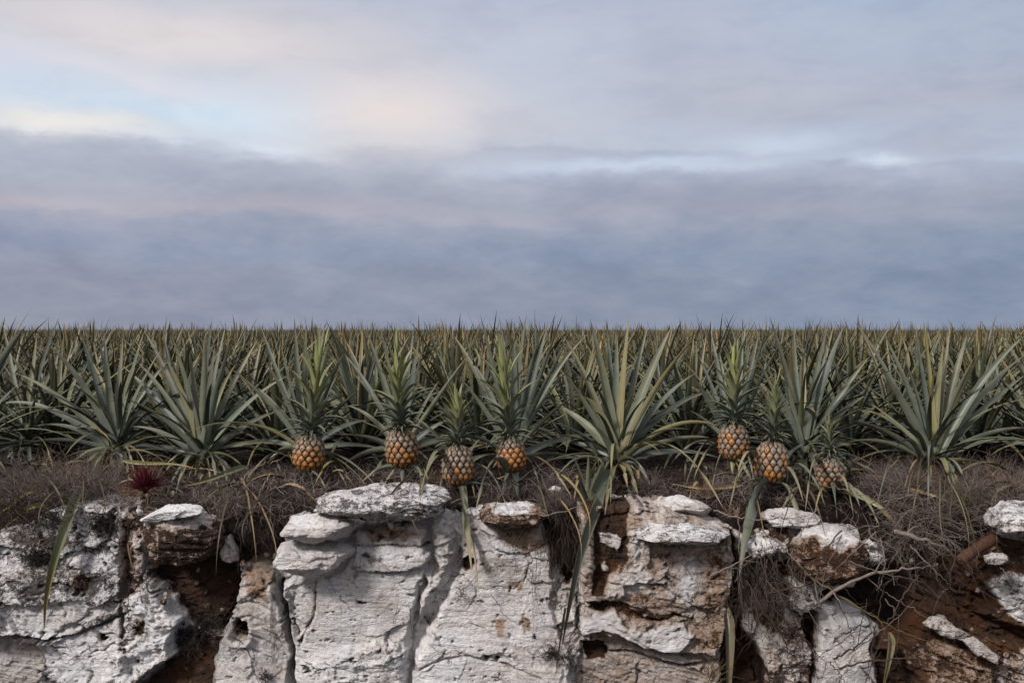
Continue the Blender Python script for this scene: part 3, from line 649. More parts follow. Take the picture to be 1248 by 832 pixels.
def crown_mesh(mb, c, n, L, w, el=(86, -10), stem=.10, seed=1, yel=.3, curl=.3, seg=7, short=.72):
    rg = np.random.RandomState(seed); g0 = rg.uniform(0, 6.28)
    for i in range(n):
        f = i/(n-1.) # 0 top .. 1 bottom
        a = g0+i*2.39996+rg.normal(0, .1); e = R(el[0]+(el[1]-el[0])*f**.85)+rg.normal(0, .10)
        l = L*(1-short*f**.8)*rg.uniform(.82, 1.12)
        if i < 3: l *= 1.05
        rad = np.array([math.cos(a), math.sin(a), 0]); up = np.array([0, 0, 1.])
        P0 = np.array(c)+up*(stem*(1-f)**1.5-.012*f)+rad*.012*(.3+f)
        e0 = min(R(88), e+R(22)); d0 = rad*math.cos(e0)+up*math.sin(e0); d1 = rad*math.cos(e)+up*math.sin(e)
        P3 = P0+d1*l-up*l*curl*max(0, math.cos(e))*.5; P1 = P0+d0*l*.35; P2 = P0+d0*l*.30+d1*l*.40
        leaf(mb, P0, P1, P2, P3, w*(1-.35*f)*rg.uniform(.85, 1.1), rand=rg.uniform(), yel=max(0, yel*(1-f*1.8)+rg.uniform(-.1, .1)), seg=seg, ac=3, chan=.5, twist=rg.uniform(-.4, .4), az=a)
GF = 'pineapple plants along the edge of the bank'
def hero(bx, by, Y, leaves, label, nrand=24, name='pineapple_plant', fruit=None, Lr=(.5, .78), el=(74, 12), w=(.030, .044), seed=0):
    """leaves: tuples (tx, ty[, {opts}]);  fruit: dict(px, bottom, top, wpx, Y, ...)"""
    base = at(bx, by, Y); gzv = ground_z(base[0], Y); root = empty(name, (base[0], Y, gzv)); tag(root, label, 'pineapple plant', GF)
    org = np.array([base[0], Y, gzv])
    mb = MB()
    for L in leaves:
        o_ = dict(L[2]) if len(L) > 2 else {}
        o_.setdefault('w', rng.uniform(.042, .054))
        if fruit and L[1] > fruit['bottom']: px_leaf(mb, fruit['px']+(L[0]-fruit['px'])*.08, fruit['bottom']-2, fruit['Y'], L[0], L[1], **o_)
        else: px_leaf(mb, bx, by, Y, L[0], L[1], **o_)
    for _ in range(12 if fruit is None or fruit['wpx'] > 36 else 3):
        sd_ = rng.uniform(-1, 1); px_leaf(mb, bx+sd_*8, by+2, Y, bx+sd_*rng.uniform(25, 95), by+rng.uniform(12, 54), w=rng.uniform(.022, .040), lift=rng.uniform(.14, .36), yel=rng.uniform(-.1, .6), dry=rng.choice([0, 0, .5, 1.])) if not (fruit and abs(sd_) < .45) else None
    if nrand:
        c = np.array([base[0], Y+.03, max(base[2]-.03, gzv-.01)])
        mb2 = MB(); rand_leaves(mb2, (0, .12 if fruit else .04, 0), nrand, Lr, el, w, 8, 5, (-.3, .35), nofront=bool(fruit)); V, Q, A, B = mb2.arr(); V = V+c; 
        mb.add(V, Q, A, B)
    mb.build('foliage', LEAF, root, org).location = (0, 0, 0)
    if not fruit or True:
        st = MB(); tube(st, spline([org+[0, 0, -.03], org+[0, .01, .05], base+[0, .0, .05]], 8), np.linspace(.045, .02, 8), 9, (.5, .5, .4)); st.build('stem', STEM, root, org).location = (0, 0, 0)
    if fruit:
        add_fruit(root, org, **fruit)
    return root
def add_fruit(root, org, px, bottom, top, wpx, Y, ripe=.6, cn=50, cL=.30, cw=.032, cstem=.12, cyel=.5, cel=(86, -14), seed=1, lean=0., ccurl=.3, short=.72):
    k = Y/F; h = (bottom-top)*k; r = wpx*k/2
    p = at(px, bottom, Y); f = fruit_mesh(h, r*.95, ripe, seed)
    # peduncle
    st = MB(); g0 = np.array([org[0], org[1], org[2]])
    tube(st, spline([g0+[0, -.01, -.01], (g0+p)/2+[0, 0, -.01], p+[0, 0, .02]], 10), np.linspace(.018, .014, 10), 8, (.5, .5, .3)); st.build('peduncle', STEM, root, org).location = (0, 0, 0)
    fo = f.build('fruit', FRUIT, root, (0, 0, 0)); fo.location = tuple(p-org); fo.rotation_euler = (R(random.uniform(-6, 3)), R(lean+random.uniform(-6, 6)), random.uniform(0, 6))
    cm = MB(); crown_mesh(cm, (0, 0, h*.985), cn, cL, cw, cel, cstem, seed+7, cyel, ccurl, 7, short)
    # collar of tiny bracts where crown meets fruit, and under the fruit
    tube(cm, [(0, 0, h*.94), (0, 0, h*.985+cstem*.5), (0, 0, h*.985+cstem)], [.018, .010, .004], 8, (.5, .3, .02), (0, 0, 0))
    rc_ = np.random.RandomState(seed+50)
    for i in range(26):
        a = i*2.39996; rad_ = np.array([math.cos(a), math.sin(a), 0]); l_ = rc_.uniform(.035, .07); P0 = np.array([0, 0, h*.975+rc_.uniform(0, .03)])+rad_*.012; leaf(cm, P0, P0+rad_*l_*.4+[0, 0, .018], P0+rad_*l_*.8+[0, 0, .012], P0+rad_*l_-[0, 0, rc_.uniform(-.005, .02)], .013, rand=rc_.uniform(), dry=float(rc_.uniform() < .4), seg=5, ac=3, az=a)
    cm.build('crown', CROWN, fo, (0, 0, 0)).location = (0, 0, 0)
    fo['label'] = 'ripe fruit, orange at its foot' if ripe > .5 else 'greyish half-ripe fruit'
Y_ = dict(yel=.8); Y3 = dict(yel=.45)
def o(**k): return k
hero(140, 548, 6.15, [(58, 420, o(w=.075, lift=.12, dy=-.1)), (23, 456, o(lift=.10)), (-2, 492, o(lift=.17, w=.055)), (-8, 556, o(lift=.17, dy=-.1)), (98, 406), (131, 435, o(w=.06, yel=.35, dy=.03)), (127, 403, o(dy=.1)), (176, 403), (199, 423), (205, 440, o(dy=.2)), (92, 560, o(yel=.5, dy=-.15, lift=.2)), (110, 568, o(dy=-.2, lift=.2, yel=.2)), (137, 574, o(dy=-.22, lift=.12)), (148, 575, o(dy=-.2, lift=.1)), (203, 537, o(lift=.12)), (206, 552, o(lift=.16, dy=-.1)), (150, 412, o(dy=.1)), (40, 520, o(lift=.16))], 'silvery pineapple plant rising behind the dry grass at the far left of the bank')
hero(245, 556, 6.05, [(150, 446, o(lift=.05)), (150, 485, o(lift=.11)), (176, 404, o(yel=.2)), (164, 438, o(dy=.1)), (208, 406, o(w=.055, yel=.3)), (202, 436, o(w=.065, yel=.5, dry=.2, dy=-.05)), (250, 409, o(w=.06, yel=.35, dy=-.03)), (262, 420, o(w=.06, dy=-.02)), (259, 387, o(w=.05, dy=.05, rand=.0, yel=-.3)), (283, 415, o(w=.058)), (315, 412, o(yel=.2)), (349, 459, o(lift=.12)), (323, 461, o(lift=.10, w=.055)), (340, 500, o(lift=.12)), (148, 554, o(lift=.14)), (203, 565, o(dy=-.2, lift=.3, w=.035, yel=.3)), (213, 579, o(dy=-.25, lift=.30, w=.035)), (237, 582, o(dy=-.25, w=.035, yel=.5, lift=.15)), (255, 570, o(dy=-.25, w=.042, yel=.9, lift=.15)), (294, 566, o(dy=-.15, w=.038, yel=.8, lift=.25)), (335, 541, o(lift=.15)), (160, 520, o(lift=.15)), (232, 430, o(w=.055)), (276, 395, o(dy=.2))], 'broad fruitless pineapple plant standing over the red spiky rosette')
hero(372, 548, 6.05, [(359, 387, o(w=.055, dy=.02)), (373, 393, o(dy=.1)), (396, 393, o(dy=.05)), (401, 417), (317, 396, o(w=.035, dy=.2)), (280, 448, o(lift=.06)), (323, 440), (314, 472, o(w=.055, lift=.08)), (440, 474, o(lift=.06)), (280, 519, o(yel=.6, lift=.17, w=.04)), (278, 545, o(lift=.14)), (327, 560, o(yel=.9, dy=-.2, lift=.3, w=.042)), (450, 512, o(lift=.14)), (466, 547, o(lift=.12)), (354, 594, o(dy=-.25, w=.045, lift=.12)), (384, 606, o(dy=-.3, w=.032, lift=.1)), (398, 596, o(dy=-.25, w=.025, lift=.15, dry=.4)), (340, 410, o()), (420, 430, o()), (412, 455, o(yel=.3, w=.03))],
     'fruiting pineapple plant between the red rosette and the long white slab', 14, fruit=dict(px=374.5, bottom=574, top=528, wpx=39, Y=5.80, ripe=.80, cn=54, cL=.44, cw=.044, cstem=.19, seed=21, cyel=.8, cel=(87, -5)))
hero(490, 548, 6.05, [(446, 402), (463, 400, o(yel=.3)), (511, 410, o(w=.045)), (535, 464, o(w=.03, yel=.4)), (573, 429, o(lift=.05, w=.035)), (420, 432), (430, 455, o(dy=.2)), (422, 494, o(yel=.5, lift=.14)), (420, 530, o(lift=.12)), (418, 566, o(lift=.16)), (440, 588, o(dy=-.2, lift=.2, w=.035)), (467, 592, o(dy=-.25, w=.025, dry=.7)), (490, 594, o(dy=-.28, w=.028, dry=.9)), (518, 588, o(dy=-.25, w=.03, dry=.7)), (525, 592, o(dy=-.25, w=.035, lift=.3)), (550, 510, o(lift=.1)), (570, 540, o(lift=.12)), (505, 395, o(dy=.2))],
     'fruiting pineapple plant behind the middle of the long white slab', 14, fruit=dict(px=491, bottom=569, top=521, wpx=41, Y=5.76, ripe=.62, cn=56, cL=.38, cw=.042, cstem=.20, seed=22, cyel=.75, lean=-3, cel=(87, -5)))
hero(558, 572, 5.90, [(530, 530, o(w=.03)), (505, 508, o(yel=.5, w=.035, lift=.12)), (590, 530, o(w=.03)), (610, 555, o(w=.03, lift=.2)), (575, 700, o(dy=-.62, w=.055, lift=.18, dry=.2)), (566, 660, o(dy=-.6, w=.035, lift=.2)), (585, 742, o(dy=-.60, w=.02, lift=.2, dry=1.)), (520, 590, o(dy=-.2, w=.03, lift=.2)), (600, 596, o(dy=-.2, w=.03, lift=.2))],
     'small pineapple plant with grey fruit beside the right end of the white slab', 6, Lr=(.2, .35), el=(40, 5), w=(.025, .035), fruit=dict(px=558.5, bottom=592, top=541, wpx=40, Y=5.58, ripe=.36, cn=64, cL=.25, cw=.036, cstem=.13, seed=23, cyel=.75, cel=(88, 5), short=.45))
hero(625, 556, 6.02, [(642, 381, o(w=.05, dy=.05)), (585, 383, o(w=.045)), (686, 383, o(w=.05)), (609, 388, o(dy=.2, w=.04)), (553, 409, o(yel=.1)), (626, 397, o(w=.055)), (559, 458, o(lift=.05, w=.055)), (717, 406, o(yel=.2, w=.04)), (705, 480, o(lift=.12, yel=.4, w=.04)), (735, 530, o(lift=.12)), (579, 624, o(dy=-.45, w=.05, lift=.30)), (631, 607, o(dy=-.3, w=.045, lift=.15)), (612, 606, o(dy=-.3, w=.04, lift=.2)), (700, 446, o(w=.035)), (690, 420, o(w=.04)), (720, 560, o(lift=.1)), (668, 393), (575, 440), (560, 530, o(lift=.15)), (660, 405, o(w=.04))],
     'tall fruiting pineapple plant behind the thin brown stained slab', 14, fruit=dict(px=625, bottom=575, top=532, wpx=37, Y=5.74, ripe=.85, cn=48, cL=.42, cw=.044, cstem=.24, seed=24, cyel=.85, cel=(87, 0)))
hero(752, 562, 5.95, [(686, 409, o(yel=.4, w=.045)), (680, 494, o(lift=.08, w=.07)), (683, 449, o(w=.055)), (719, 389, o(w=.075, yel=.4, lift=.06, dy=.05)), (738, 389, o(w=.045, rand=.0, yel=-.3, dy=.15)), (767, 384, o(w=.055, yel=.75, dry=.3, dy=.08)), (818, 399, o(w=.075, rand=.1, dy=.06)), (850, 409, o(w=.055, yel=.45, dry=.3, dy=-.04)), (847, 455, o(w=.055)), (868, 477, o(w=.05)), (880, 521, o(lift=.26, yel=.7, w=.05)), (865, 533, o(lift=.14)), (880, 559, o(lift=.12)), (700, 430, o(w=.06)), (712, 484, o(lift=.22, w=.07, yel=.5, dry=.2, dy=-.1)), (676, 538, o(lift=.14)), (672, 560, o(lift=.1)), (778, 604, o(dy=-.3, w=.06, yel=.5, lift=.2)), (882, 620, o(dy=-.4, w=.05, yel=.8, lift=.30)), (795, 596, o(dy=-.25, w=.045, dry=1., lift=.35)), (765, 594, o(dy=-.25, w=.045, dry=.8, yel=.6, lift=.2)), (737, 628, o(dy=-.5, w=.038, yel=.9, dry=.5, lift=.06)), (790, 395, o(dy=.2)), (752, 405, o(w=.06, dy=.1)), (830, 430, o(w=.05)), (728, 520, o(w=.055, lift=.1, dy=-.15))],
     'largest fruitless pineapple plant with broad bronzed leaves above the brown earth patch')
hero(893, 544, 6.15, [(851, 433, o(w=.045, rand=0.)), (877, 430, o(yel=.3)), (935, 396, o(w=.045)), (950, 420, o(w=.035)), (866, 403), (905, 399, o(dy=.2)), (893, 580, o(dy=-.25, w=.035, yel=.6)), (918, 590, o(dy=-.28, w=.035, yel=.3)), (840, 500, o(lift=.1)), (940, 470), (845, 460), (925, 405), (850, 540, o(lift=.12))],
     'pineapple plant with half-hidden orange fruit right of the largest plant', 14, fruit=dict(px=894, bottom=561, top=515, wpx=38, Y=5.88, ripe=.55, cn=56, cL=.38, cw=.042, cstem=.19, seed=25, cyel=.8, cel=(87, -10)))
hero(939, 580, 5.80, [(901, 702, o(dy=-.50, w=.085, lift=.22, dry=.1)), (1000, 752, o(dy=-.55, w=.032, lift=.34, dry=.75, yel=.6)), (905, 590, o(dy=-.1, w=.03)), (975, 560, o(w=.03)), (925, 608, o(dy=-.2, w=.03, dry=.7)), (970, 600, o(dy=-.2, w=.03)), (982, 540, o(w=.035, dy=.1)), (990, 575, o(w=.03))],
     'pineapple plant with upright orange fruit and a broad leaf hanging down the rock', 5, Lr=(.18, .32), el=(35, 5), w=(.022, .032), fruit=dict(px=939, bottom=589, top=536, wpx=42, Y=5.55, ripe=.55, cn=90, cL=.19, cw=.030, cstem=.20, seed=26, cyel=.5, cel=(88, 8), ccurl=.35, short=.42))
hero(978, 556, 6.1, [(938, 386, o(w=.08, yel=.4, dy=.03)), (967, 391, o(dy=.15, w=.045)), (981, 432, o(yel=.8, w=.045)), (1010, 391, o(yel=.2)), (1029, 397, o(w=.07, dy=.04)), (1059, 435, o(w=.05)), (1062, 455, o(w=.05)), (1062, 495, o(lift=.14, w=.045, yel=.3)), (1007, 427, o(w=.06, rand=.0)), (1045, 541, o(lift=.12)), (916, 425, o(w=.035)), (950, 425, o(w=.05)), (1058, 480, o(lift=.1)), (960, 470, o(w=.05, dy=-.05)), (1080, 585, o(dy=-.1, lift=.15)), (935, 450)],
     'broad fruitless pineapple plant rising behind the upright orange fruit')
hero(1012, 590, 5.85, [(1040, 540, o(w=.02)), (1048, 556, o(w=.02)), (985, 560, o(w=.02)), (993, 625, o(dy=-.2, w=.028, yel=.9, dry=.4, lift=.15)), (1048, 618, o(dy=-.3, w=.05, lift=.2, yel=.3)), (1072, 640, o(dy=-.4, w=.06, lift=.2, yel=.4)), (1040, 628, o(dy=-.3, w=.02, dry=1., lift=.35)), (1020, 632, o(dy=-.3, w=.03))],
     'low pineapple plant with a small spiny grey fruit near the tangled twigs', 6, Lr=(.15, .3), el=(35, 5), w=(.02, .03), fruit=dict(px=1012, bottom=598, top=556, wpx=36, Y=5.60, ripe=.28, cn=80, cL=.15, cw=.020, cstem=.11, seed=27, cyel=.3, short=.35, cel=(88, -25), ccurl=.6))
hero(1137, 562, 6.0, [(1039, 389, o(w=.04)), (1078, 409, o(w=.055)), (1114, 397, o(w=.055)), (1125, 389, o(w=.055, yel=.8, dy=.04)), (1158, 397, o(w=.045, yel=.3)), (1179, 407, o(w=.065, yel=.5, dry=.3)), (1212, 407, o(w=.075, yel=.55, dy=-.08)), (1250, 408, o(w=.055)), (1250, 432, o(w=.055)), (1252, 455, o(w=.06, lift=.05)), (1250, 521, o(lift=.12)), (1252, 539, o(lift=.16)), (1030, 512, o(lift=.1)), (1059, 490, o(lift=.05, w=.055)), (1073, 449, o(w=.06)), (1028, 540, o(lift=.14)), (1112, 588, o(dy=-.25, w=.042, yel=.5, lift=.2)), (1121, 590, o(dy=-.25, w=.03, lift=.2)), (1171, 596, o(dy=-.3, w=.055, lift=.25)), (1252, 595, o(dy=-.15, w=.04, yel=.8, lift=.2)), (1098, 425, o(w=.055)), (1150, 420, o(w=.05, yel=.5)), (1190, 432, o(w=.05))],
     'wide fruitless pineapple plant with yellow centre leaves at the right of the bank')
hero(30, 540, 6.35, [(73, 386, o(w=.045, rand=0., yel=-.3)), (3, 393), (45, 410), (60, 440), (90, 470), (-20, 450)], 'pineapple plant with one tall dark blade at the left edge of the photo')
hero(-55, 560, 5.9, [(32, 397, o(w=.075, rand=0., yel=-.2, dy=-.1)), (5, 410), (20, 470), (15, 520), (-90, 400)], 'pineapple plant mostly cut off, one broad dark green leaf reaching in at the left')
hero(1300, 558, 6.0, [(1215, 402), (1235, 395), (1250, 400), (1205, 450), (1215, 490, o(lift=.1)), (1195, 600, o(dy=-.1, lift=.25, yel=.6, w=.04)), (1200, 540, o(lift=.15)), (1280, 390), (1330, 400)], 'pineapple plant mostly cut off by the right edge of the photo')
# young sprout with the long hanging leaf
s0 = at(716, 618, 5.55); root = empty('pineapple_sprout', s0); tag(root, 'yellow-green pineapple sprout whose long leaf hangs down the white rock', 'pineapple sprout')
mb = MB()
for (tx, ty2, k) in ((699, 556, o(w=.042, yel=.5, dy=.0)), (717, 551, o(w=.035, yel=.5)), (734, 563, o(w=.042, yel=.4, dy=-.05)), (742, 590, o(w=.03, yel=.6)), (706, 585, o(w=.035)), (726, 575, o(w=.04))):
    px_leaf(mb, 716, 616, 5.55, tx, ty2, **k)
Pa = at(738, 596, 5.52); 
leaf(mb, at(745, 578, 5.6), at(722, 592, 5.22), at(698, 685, 4.96), at(684, 792, 5.00), .088, (0, -1, .2), 2., rand=.3, yel=.3, seg=24, chan=.6, twist=.5, ac=7, ns=True)
leaf(mb, at(688, 740, 5.12), at(684, 760, 5.10), at(680, 800, 5.10), at(676, 828, 5.11), .02, (0, -1, .2), 1., rand=.3, dry=.9, seg=8)
mb.build('foliage', LEAF, root, s0).location = (0, 0, 0)
st = MB(); tube(st, [s0+[0, .02, -.04], s0, s0+[0, 0, .03]], [.02, .018, .01], 8); st.build('stem', STEM, root, s0).location = (0, 0, 0)
# fallen and hanging single leaves
def loose_leaf(pts, w, label, yel=.3, dry=0., name='fallen_leaf', group=None, bias=2.5, rand=.5, twist=.4):
    mb = MB(); P = [at(*p) for p in pts]; leaf(mb, P[0], P[1], P[2], P[3], w, (0, -1, .4), bias, rand=rand, yel=yel, dry=dry, seg=16, twist=twist, ns=True, chan=.75)
    b = mb.build(name, LEAF, origin=P[0]); return tag(b, label, 'leaf', group)
loose_leaf([(104, 590, 5.45), (84, 640, 5.02), (54, 690, 5.04), (54, 770, 5.06)], .062, 'long olive leaf hanging down the rough white rock at the far left', .1, 0., 'hanging_leaf')
loose_leaf([(58, 620, 5.2), (40, 612, 5.2), (15, 628, 5.2), (-15, 660, 5.12)], .035, 'pale arching leaf over the left edge of the rock bank', .5, .2, 'hanging_leaf')
loose_leaf([(40, 600, 5.3), (20, 605, 5.3), (0, 625, 5.2), (-30, 640, 5.2)], .03, 'narrow yellowish leaf above the pale arching leaf', .6, .2, 'hanging_leaf')
loose_leaf([(303, 570, 5.72), (280, 574, 5.66), (255, 588, 5.60), (222, 592, 5.58)], .038, 'grey-green cut leaf lying on dry grass under the broad fruitless plant', .1)
loose_leaf([(150, 562, 5.75), (175, 572, 5.7), (210, 560, 5.7), (240, 572, 5.62)], .03, 'olive leaf lying on dry grass behind the red rosette', .6)
loose_leaf([(1010, 597, 5.6), (1050, 606, 5.5), (1085, 622, 5.4), (1098, 650, 5.32)], .055, 'striped olive leaf trailing into the tangled twigs', .5, .2)
loose_leaf([(1098, 598, 5.6), (1120, 600, 5.5), (1150, 606, 5.45), (1172, 622, 5.4)], .03, 'bleached leaf lying across the top of the tangled twigs', .2, .9)
loose_leaf([(905, 592, 5.6), (880, 596, 5.6), (850, 598, 5.6), (815, 588, 5.7)], .03, 'long brown leaf lying on the earth right of the largest plant', .5, .6)
loose_leaf([(1082, 770, 5.14), (1084, 790, 5.12), (1078, 815, 5.1), (1074, 850, 5.1)], .045, 'grey dead blade standing against the dark cavity foot', 0, .45, 'hanging_leaf')
loose_leaf([(884, 740, 5.2), (890, 780, 5.1), (884, 815, 5.08), (888, 900, 5.06)], .060, 'broad grey-green blade hanging in the dark gap right of the stained block', 0, .75, 'hanging_leaf', rand=.2)
loose_leaf([(160, 665, 5.12), (152, 650, 5.1), (160, 690, 5.12), (165, 700, 5.12)], .012, 'thin brown leaf scrap beside the knobbly white column', .2, 1.)

# ------------------------------------------------------------------ the field behind
protos = []
for k in range(9):
    rg = np.random.RandomState(100+k); mb = MB(); h = rg.uniform(.80, .97)
    rand_leaves(mb, (0, 0, 0), 44, (h*.86, h*1.16), (86, 4), (.032, .050), 8, 3, (-.35, .45), rg, tipdry=.7)
    me_ = make_mesh('pineapple_plant', *mb.arr()); me_.materials.append(LEAF); protos.append((me_, mb.arr()))
def lod(proto_seed, n, seg, ac, v0=0.):
    rg = np.random.RandomState(proto_seed); mb = MB(); h = rg.uniform(.80, .97); g0 = rg.uniform(0, 6.28)
    for i in range(n):
        f = i/(n-1.); a = g0+i*2.4; e = R(87-62*f)+rg.normal(0, .08); L = h*rg.uniform(.86, 1.06); rad = np.array([math.cos(a), math.sin(a), 0]); up = np.array([0, 0, 1.])
        d0 = rad*math.cos(e+.2)+up*math.sin(e+.2); d1 = rad*math.cos(e)+up*math.sin(e)
        Pk = lambda t: d0*L*t*(1-t)+d1*L*t*t-up*L*.10*math.cos(e)*t*t+up*.04+d0*L*t*0
        P0 = d0*L*.45*v0+up*.04+d1*L*v0*.5; P3 = d1*L-up*L*.12*max(0, math.cos(e))+up*.04
        leaf(mb, P0, P0+(P3-P0)*.35+up*.02*L, P0+(P3-P0)*.7+up*.02*L, P3, rg.uniform(.042, .058), rand=rg.uniform(), yel=max(0, rg.uniform(-.35, .45)), dry=.7 if rg.uniform() < .06 else 0, seg=seg, ac=ac, v0=v0, az=a, twist=rg.uniform(-.5, .5), chan=.3)
    return mb.arr()
spots = []
yrow = 6.62; ri = 0
while yrow < 170:
    dxs = .66 if yrow < 42 else .75
    hw = .60*yrow+2.2
    xs = np.arange(-hw, hw, dxs)+(.3 if ri % 2 else 0)
    for x in xs: spots.append((x+rng.normal(0, .10), yrow+rng.normal(0, .12)))
    yrow += .90 if yrow < 42 else 1.15; ri += 1
spots.sort(key=lambda p: p[1])
inview = [p for p in spots if abs(p[0]) < .515*p[1]+.25]
nind = 278; cutY = inview[nind-1][1]
far = []; cnt = 0
GB = 'pineapple plants filling the field behind the bank'
for (x, y) in spots:
    if y <= cutY and abs(x) < .515*y+.25:
        me_, _a = protos[rng.randint(9)]
        b = bpy.data.objects.new('pineapple_plant', me_); COL.objects.link(b)
        sc_ = rng.uniform(.93, 1.08)*(1.0 if y > 9 else .97); b.location = (x, y, -.01); b.rotation_euler = (rng.normal(0, .04), rng.normal(0, .04), rng.uniform(0, 6.28)); b.scale = (sc_, sc_, sc_*min(1.22, max(.90, rng.normal(1.06, .08))))
        tag(b, 'grey-green fruitless pineapple plant in the dense field behind the edge row', 'pineapple plant', GB)
    else: far.append((x, y))
l1 = [lod(300+k, 20, 4, 3) for k in range(6)]; l2 = [lod(400+k, 11, 2, 2, .45) for k in range(6)]
mbf = MB()
for (x, y) in far:
    V, Q, A, B = (l1 if y < 38 else l2)[rng.randint(6)]
    a = rng.uniform(0, 6.28); ca, sa = math.cos(a), math.sin(a); s_ = rng.uniform(.92, 1.10)
    W_ = np.empty_like(V); W_[:, 0] = (V[:, 0]*ca-V[:, 1]*sa)*s_+x; W_[:, 1] = (V[:, 0]*sa+V[:, 1]*ca)*s_+y; W_[:, 2] = V[:, 2]*s_*min(1.22, max(.9, rng.normal(1.03, .09)))
    A2 = A.copy(); A2[:, 2] = (A[:, 2]+rng.uniform()) % 1
    if y >= 38: A2[:, 1] *= .86
    mbf.add(W_, Q, A2, B)
b = mbf.build('distant_pineapple_field', LEAF); tag(b, 'distant rows of pineapple plants merging into a spiky band at the horizon', 'pineapple field', GB, 'stuff')

# ------------------------------------------------------------------ dry grass on the earth
def blades(n, xr, yr, hr, name, mat, label, dens=None, wr=(.0012, .003), kind='stuff', flat=.5, cat='grass', seed=5, lean=0.):
    rg = np.random.RandomState(seed)
    x = rg.uniform(*xr, n*3); y = yr[0]+(yr[1]-yr[0])*rg.uniform(0, 1, n*3)
    keep = 2.6*fbm(x*2.6, y*4.6, 4, seed)+rg.uniform(-.30, .42, n*3) > 0
    if dens is not None: keep &= rg.uniform(0, 1, n*3) < dens(x, y)
    x = x[keep][:n]; y = y[keep][:n]; m = len(x)
    z = np.array([ground_z(a, b_) for a, b_ in zip(x, y)])-.004
    hh = rg.uniform(*hr, m)*(.6+.8*np.clip(fbm(x*1.3, y*1.3, 3, seed+1)+.5, 0, 1))
    az = rg.uniform(0, 2*np.pi, m); el = np.arccos(rg.uniform(0, 1, m))*flat+rg.uniform(0, .3, m)
    d = np.stack([np.cos(az)*np.sin(el)+lean, np.sin(az)*np.sin(el)-.12, np.cos(el)], -1)
    bend = rg.normal(0, .35, (m, 3)); bend[:, 2] = -np.abs(bend[:, 2])-.1
    P0 = np.stack([x, y, z], -1); seg = 5; t = np.linspace(0, 1, seg)[None, :, None]
    C = P0[:, None]+d[:, None]*hh[:, None, None]*t+bend[:, None]*hh[:, None, None]*t*t*.8+.08*hh[:, None, None]*rg.normal(0, 1, (m, seg, 3))*t
    S = nrm(np.cross(d, rg.normal(0, 1, (m, 3))))
    w = rg.uniform(*wr, m)[:, None, None]*(1-.85*t)
    V = np.stack([C-S[:, None]*w, C+S[:, None]*w], 2).reshape(-1, 3)
    base = (np.arange(m)*seg*2)[:, None, None]; k = np.arange(seg-1)[None, :, None]*2
    Q = (base+k+np.array([0, 1, 3, 2])[None, None]).reshape(-1, 4)
    A = np.repeat(np.stack([np.full(m, .5), np.full(m, .5), rg.uniform(0, 1, m)], -1), seg*2, 0)
    me_ = make_mesh(name, V, Q, A, A*0); me_.materials.append(mat); b = bpy.data.objects.new(name, me_); COL.objects.link(b)
    return tag(b, label, cat, kind=kind)
XL = lambda px: (px-624)/F*5.6
def dens_tall(x, y):
    return np.clip(sst(XL(190), XL(90), x)+.9*sst(XL(1040), XL(1110), x)+.28+.35*np.exp(-((x-XL(300))/.35)**2), 0, 1)
blades(30000, (-3.4, 3.4), (5.42, 6.5), (.03, .09), 'dry_grass', DRYLOW, 'matted brown dry grass along the earth edge of the bank', lambda x, y: .55+.45*np.clip(sst(XL(230), XL(120), x)+sst(XL(1030), XL(1110), x), 0, 1), seed=5, flat=1.1)
blades(20000, (-3.4, 3.4), (5.46, 6.0), (.09, .21), 'tall_dry_grass', DRY, 'wispy mauve-brown grass tufts thick at both ends of the bank', dens_tall, (.001, .0024), seed=6, flat=.85)

rgc = np.random.RandomState(44)
GRN = mat_simple('weed_green', (.035, .045, .018), (.10, .11, .04), 10., .7)
for i in range(64):
    u_ = rgc.uniform()
    px = rgc.uniform(-10, 190) if u_ < .36 else (rgc.uniform(1045, 1260) if u_ < .68 else rgc.uniform(190, 1045)); y = rgc.uniform(5.5, 5.95); x = (px-624)/F*y; z = ground_z(x, y)
    k = rgc.choice([0, 0, 1, 2]); hgt = rgc.uniform(.07, .20)*(1.15 if (px < 190 or px > 1045) else .75)
    mbc = MB(); c_ = np.array([x, y, z])
    for j in range(rgc.randint(22, 60)):
        d_ = np.array([rgc.normal(0, .55), rgc.normal(-.1, .4), 1.]); P = wander(c_+rgc.normal(0, .012, 3)*[1, 1, .2], d_, hgt*rgc.uniform(.5, 1.2), 6, .10, .09, rgc); rr_ = rgc.uniform(.0010, .0024); tube(mbc, P, np.linspace(rr_, rr_*.25, 7), 3, (.5, .5, rgc.uniform()))
    tag(mbc.build('grass_clump', [STRAW, DRY, GRN][k], origin=c_), ['straw-coloured clump of dead grass standing on the earth', 'grey-mauve clump of dead grass standing on the earth', 'olive-green clump of weeds standing on the earth'][k], 'grass clump', ['straw grass clumps along the bank', 'grey grass clumps along the bank', 'olive weed clumps along the bank'][k])
rgl = np.random.RandomState(55)
